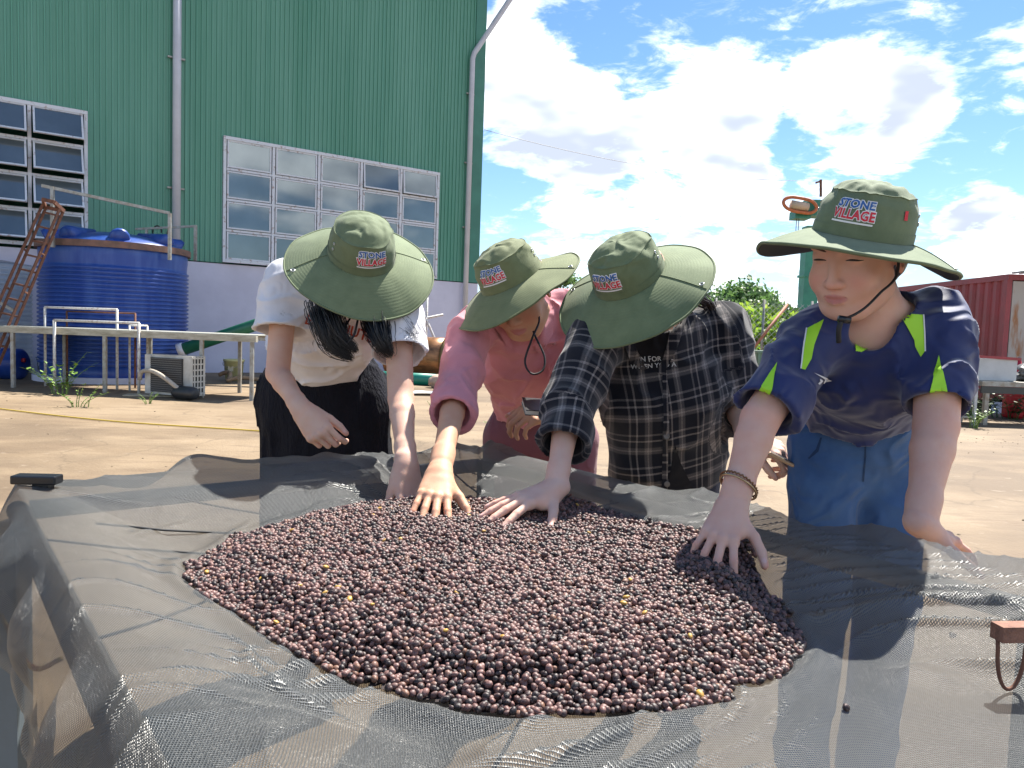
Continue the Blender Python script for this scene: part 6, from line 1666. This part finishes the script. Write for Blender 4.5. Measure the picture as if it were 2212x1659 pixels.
h3 = hat(p3, hc3 + nrm((-.44, -.48, .78)) * .044, (-.44, -.48, .78), (-.62, -.70, -.3), 3, R=.192, drop=.046, wave=(.004, -.010), crease=.0055)
hair_strands(p3, [[at(1500, 640, 1.90), at(1530, 655, 1.93), at(1548, 690, 1.93), at(1552, 720, 1.92)]], 40, .0018, .008, M['hair_brown'], 6)
ph = thing('phone', 'gold edged phone held low behind the navy shirt person\'s arm', 'phone', at(1682, 990, 1.78))
pc = at(1676, 985, 1.80); qx = nrm((.92, -.1, -.42)); qy = nrm((.1, 1, 0)); qz = np.cross(qx, qy)
o_ = MB().box(pc, (.068, .11, .009), (qx, qy, qz)).build('body', mat('gold_phone', (.42, .30, .20), .35, .5), ph); bv = o_.modifiers.new('bevel', 'BEVEL'); bv.width = .003; bv.segments = 2
MB().box(pc + qz * .0047, (.062, .104, .001), (qx, qy, qz)).build('screen', M['black_gloss'], ph)

# ================================================================== PERSON 4: navy sports shirt, jeans
J4 = dict(shR=at(1766, 726, 1.50), shL=at(2030, 694, 1.48), elR=at(1642, 905, 1.37), elL=at(2022, 920, 1.36), wrR=at(1582, 1090, 1.285), wrL=at(1988, 1130, 1.245), waist=at(1868, 875, 1.68), chest_off=(0, -.02, .0))
hc4 = at(1852, 553, 1.44); R4 = frame_from((-.74, -.60, -.30), (-.14, -.20, .97))
nk4 = (J4['shR'] + J4['shL']) / 2 + np.array([-.005, .01, -.005])
hd4 = head_mesh(R4, hc4, nk4, neck_r=.058, h=.0022, hs=.98)
a4R = arm_mesh(J4['shR'], J4['elR'], J4['wrR'], dict(fdir=(-.42, -.62, -.50), back=(-.30, -.55, .72), thumb_sign=-1, curl=[(.15, .50, .35), (.12, .5, .35), (.15, .55, .35), (.2, .6, .4)], spread=.85, tcurl=.3, tout=.95, sc=.94, r=.93), ru=.040, rf=.033, rw=.0215)
a4L = arm_mesh(J4['shL'], J4['elL'], J4['wrL'], dict(fdir=(.70, .48, -.34), back=(.28, -.12, .94), thumb_sign=1, curl=[(.08, .15, .1), (.1, .2, .1), (.1, .2, .1), (.1, .2, .1)], spread=.35, tcurl=.1, tout=.95, sc=.94, r=.93), ru=.043, rf=.036, rw=.0225)
base4 = (*J4['waist'][:2] + np.array([0, .05]), 0)
p4 = make_body('person', base4, 'person in navy sports shirt with lime panels leaning on the net', [hd4, a4R, a4L, core_mesh(J4, hc4, (.066, .074), 1.3)], SKIN[3])
M['navy'] = fabric('navy_polyester', (.018, .030, .120), rough=.6, bump=.08, sheen=.3, c2=(.014, .024, .10), wrk=.6)
fl = shirt_mesh(J4, sl_t=(.92, .84), r_ch=(.088, .100, .100), w=(1.38, 1.32, 1.28), r_sl=(.060, .060), neck=hc4, fold=folds(13, .013, 51, (1, 1, 1), .0016), neck_r=.072, hem_open=.012)
vn = at(1862, 752, 1.365); fl.seg(nk4 + np.array([0, -.01, .03]), vn, .064, .014, k=.008, op='s')
s4 = part('shirt', *fl.mesh(), M['navy'], p4); b4 = bvh_of(s4)
M['lime'] = mat('lime_panel', (.36, .72, .03), .6); M['white_trim'] = mat('white_trim', (.72, .72, .74), .6)
LP = [[(1779, 691), (1758, 745), (1752, 775), (1738, 800), (1730, 798), (1738, 740), (1745, 710)], [(1942, 677), (1992, 681), (1998, 760), (1990, 772), (1976, 748), (1974, 735)],
      [(1678, 783), (1668, 842), (1664, 851), (1640, 843), (1655, 820)], [(2028, 768), (2046, 845), (2044, 850), (2007, 849), (2012, 830)]]
for q in LP: px_panel('lime_panel', q, b4, M['lime'], s4, .0022, 4)
for q in ([(1640, 843), (1664, 851), (1663, 857), (1637, 850)], [(2007, 847), (2044, 849), (2044, 855), (2006, 853)], [(1992, 681), (1995, 681), (2001, 760), (1998, 760)], [(1745, 710), (1738, 740), (1730, 798), (1727, 798), (1735, 740), (1742, 710)]):
    px_panel('white_piping', q, b4, M['white_trim'], s4, .0030, 3)
for q in ([(1756, 806), (1790, 818), (1798, 822), (1776, 828), (1784, 822), (1774, 816)], [(1768, 818), (1776, 822), (1768, 831), (1764, 829), (1770, 823)]): px_panel('chest_mark', q, b4, M['white_trim'], s4, .0026, 3)
px_panel('lime_collar_tab', [(1845, 744), (1862, 752), (1878, 744), (1876, 756), (1860, 761), (1847, 757)], b4, M['lime'], s4, .003, 3)
M['jeans'] = fabric('blue_denim', (.065, .15, .34), bump=.35, bs=600, c2=(.04, .10, .25), vs=7, wrk=.8)
w4 = J4['waist'] + np.array([.03, .03, .0]); hR4 = w4 + np.array([-.076, .05, -.11]); hL4 = w4 + np.array([.078, .05, -.11])
fl = leg_mesh(hR4, hL4, hR4 + np.array([-.005, -.01, -.36]), hL4 + np.array([.005, -.01, -.36]), hR4 + np.array([0, .04, -.68]), hL4 + np.array([.01, .04, -.68]), w4, r=(.102, .079, .070, .064), fold=folds(10, .008, 62, (1.2, 1.2, .9), .0012), wr_=.100, w=1.32)
jn = part('jeans', *fl.mesh(), M['jeans'], p4); bj = bvh_of(jn)
M['jean_seam'] = fabric('dark_denim_seam', (.02, .05, .13))
px_panel('seam', [(1868, 940), (1872, 940), (1871, 985), (1866, 1040), (1862, 1040), (1867, 985)], bj, M['jean_seam'], jn, .0012, 4)
px_panel('pocket_seam', [(1772, 945), (1776, 945), (1768, 975), (1748, 992), (1746, 989), (1764, 973)], bj, M['jean_seam'], jn, .0012, 3)
for q in (hR4, hL4): shoe(p4, (q + np.array([0, .04, 0])) * np.array([1, 1, 0]) + UZ * .09, (-.5, -1), M['shoe'])
h4 = hat(p4, hc4 + R4[1] * .004 + np.array([.008, .0, .038]), (.10, -.25, .96), (-.62, -.78, -.1), 4, R=.178, drop=.024, ab=(.088, .102), wave=(-.004, .0), H=.098, brim_lift=[(-8, -.045, 42), (215, -.022, 40)], crease=.0055, tag_red=True)
# brows, lashes, chin strap, hair
def face_line(parent, Rl, c, pts, r, name, m_, bvh, off=.0005):
    P = []
    for x, z in pts:
        o = to_world(Rl, c, (x, .16, z)); d = -Rl[1]; loc = bvh.ray_cast(Vector(o), Vector(d), .2)[0]
        P.append(np.array(loc) - d * off if loc is not None else o + d * .08)
    return MB().tube(P, r, 6).build(name, m_, parent, True)
bb4 = BVHTree.FromPolygons(hd4[0].tolist(), [tuple(q) for q in hd4[1]])
M['brow'] = mat('soft_black_brow', (.09, .05, .04), .8)
for s in (-1, 1):
    face_line(p4, R4, hc4, [(s * (.013 + .036 * t), .0275 + .004 * math.sin(t * 2.2)) for t in np.linspace(0, 1, 9)], [.0012, .0021, .0024, .0024, .0022, .0019, .0015, .0011, .0007], 'eyebrow', M['brow'], bb4, -.0004)
    face_line(p4, R4, hc4, [(s * (.0185 + .028 * t), .0090 + .0022 * math.sin(t * 3.14) - .0005 * t) for t in np.linspace(0, 1, 9)], [.0007, .0013, .0018, .0021, .0022, .0021, .0019, .0015, .0008], 'eyelash', M['hair'], bb4, -.0001)
# dark hair: cap at the back and sides under the hat
def hair_cap(parent, Rl, c, m_, h=.004, low=-.055):
    fl = Field((-.1, -.13, -.1), (.1, .12, .14), h)
    fl.ell((0, -.018, .034), (.081, .098, .089), k=.01); fl.ell((0, -.06, -.02), (.062, .05, .055), k=.03)
    fl.ell((0, .085, -.02), (.068, .085, .085), k=.01, op='s')
    for s in (-1, 1): fl.ell((s * .085, .01, -.03), (.02, .028, .035), k=.01, op='s')
    fl.ell((0, 0, .17), (.3, .3, .135), k=.005, op='s')
    fl.displace(lambda P: .0025 * vnoise(P * np.array([160, 160, 18], np.float32)))
    V, Q = fl.mesh(); part('hair', V @ Rl + c, Q, m_, parent)
hair_cap(p4, R4, hc4, M['hair']); hair_cap(p1, R1, hc1, M['hair']); hair_cap(p2, R2, hc2, M['hair_brown']); hair_cap(p3, R3, hc3, M['hair_brown'])
st0 = to_world(R4, hc4, (-.080, .005, .03)); st1 = to_world(R4, hc4, (-.082, .022, -.03)); st2 = at(1872, 662, 1.345); st3 = at(1820, 690, 1.33)
MB().tube(spline([st0, st1, at(1902, 632, 1.36), st2, at(1845, 680, 1.335), st3], 50), .0026, 6).build('chin_cord', M['cord'], p4, True)
MB().tube(spline([at(1818, 692, 1.328), at(1812, 712, 1.328), at(1812, 740, 1.335)], 14), .0045, 6).build('chin_cord', M['cord'], p4, True)
kc = at(1824, 689, 1.328); MB().tube([kc - np.array([.010, 0, 0]), kc + np.array([.010, 0, -.002])], .0065, 10).build('cord_lock', M['black_gloss'], p4, True)
# bracelet on the right wrist
wd = nrm(J4['wrR'] - J4['elR']); bc = J4['wrR'] - wd * .035; e1 = nrm(np.cross(wd, (0, 1, 0.3))); e2 = np.cross(wd, e1)
br = thing('bracelet', 'twisted gold bangle on the wrist of the navy shirt person', 'bracelet', bc)
MB().tube([bc + e1 * .034 * math.cos(t) + e2 * .031 * math.sin(t) + wd * .006 * math.cos(t) for t in np.linspace(0, 2 * math.pi, 40)], .0019, 8, False).build('ring', mat('gold', (.50, .36, .20), .3, .9), br, True)
tw_ = []
for t in np.linspace(0, 2 * math.pi, 160): tw_.append(bc - wd * .006 + e1 * (.034 + .001 * math.cos(30 * t)) * math.cos(t) + e2 * (.031 + .001 * math.cos(30 * t)) * math.sin(t) + wd * (.006 * math.cos(t) + .0012 * math.sin(30 * t)))
MB().tube(tw_, .0016, 6, False).build('twisted_ring', mat('dark_gold', (.24, .12, .06), .4, .8), br, True)
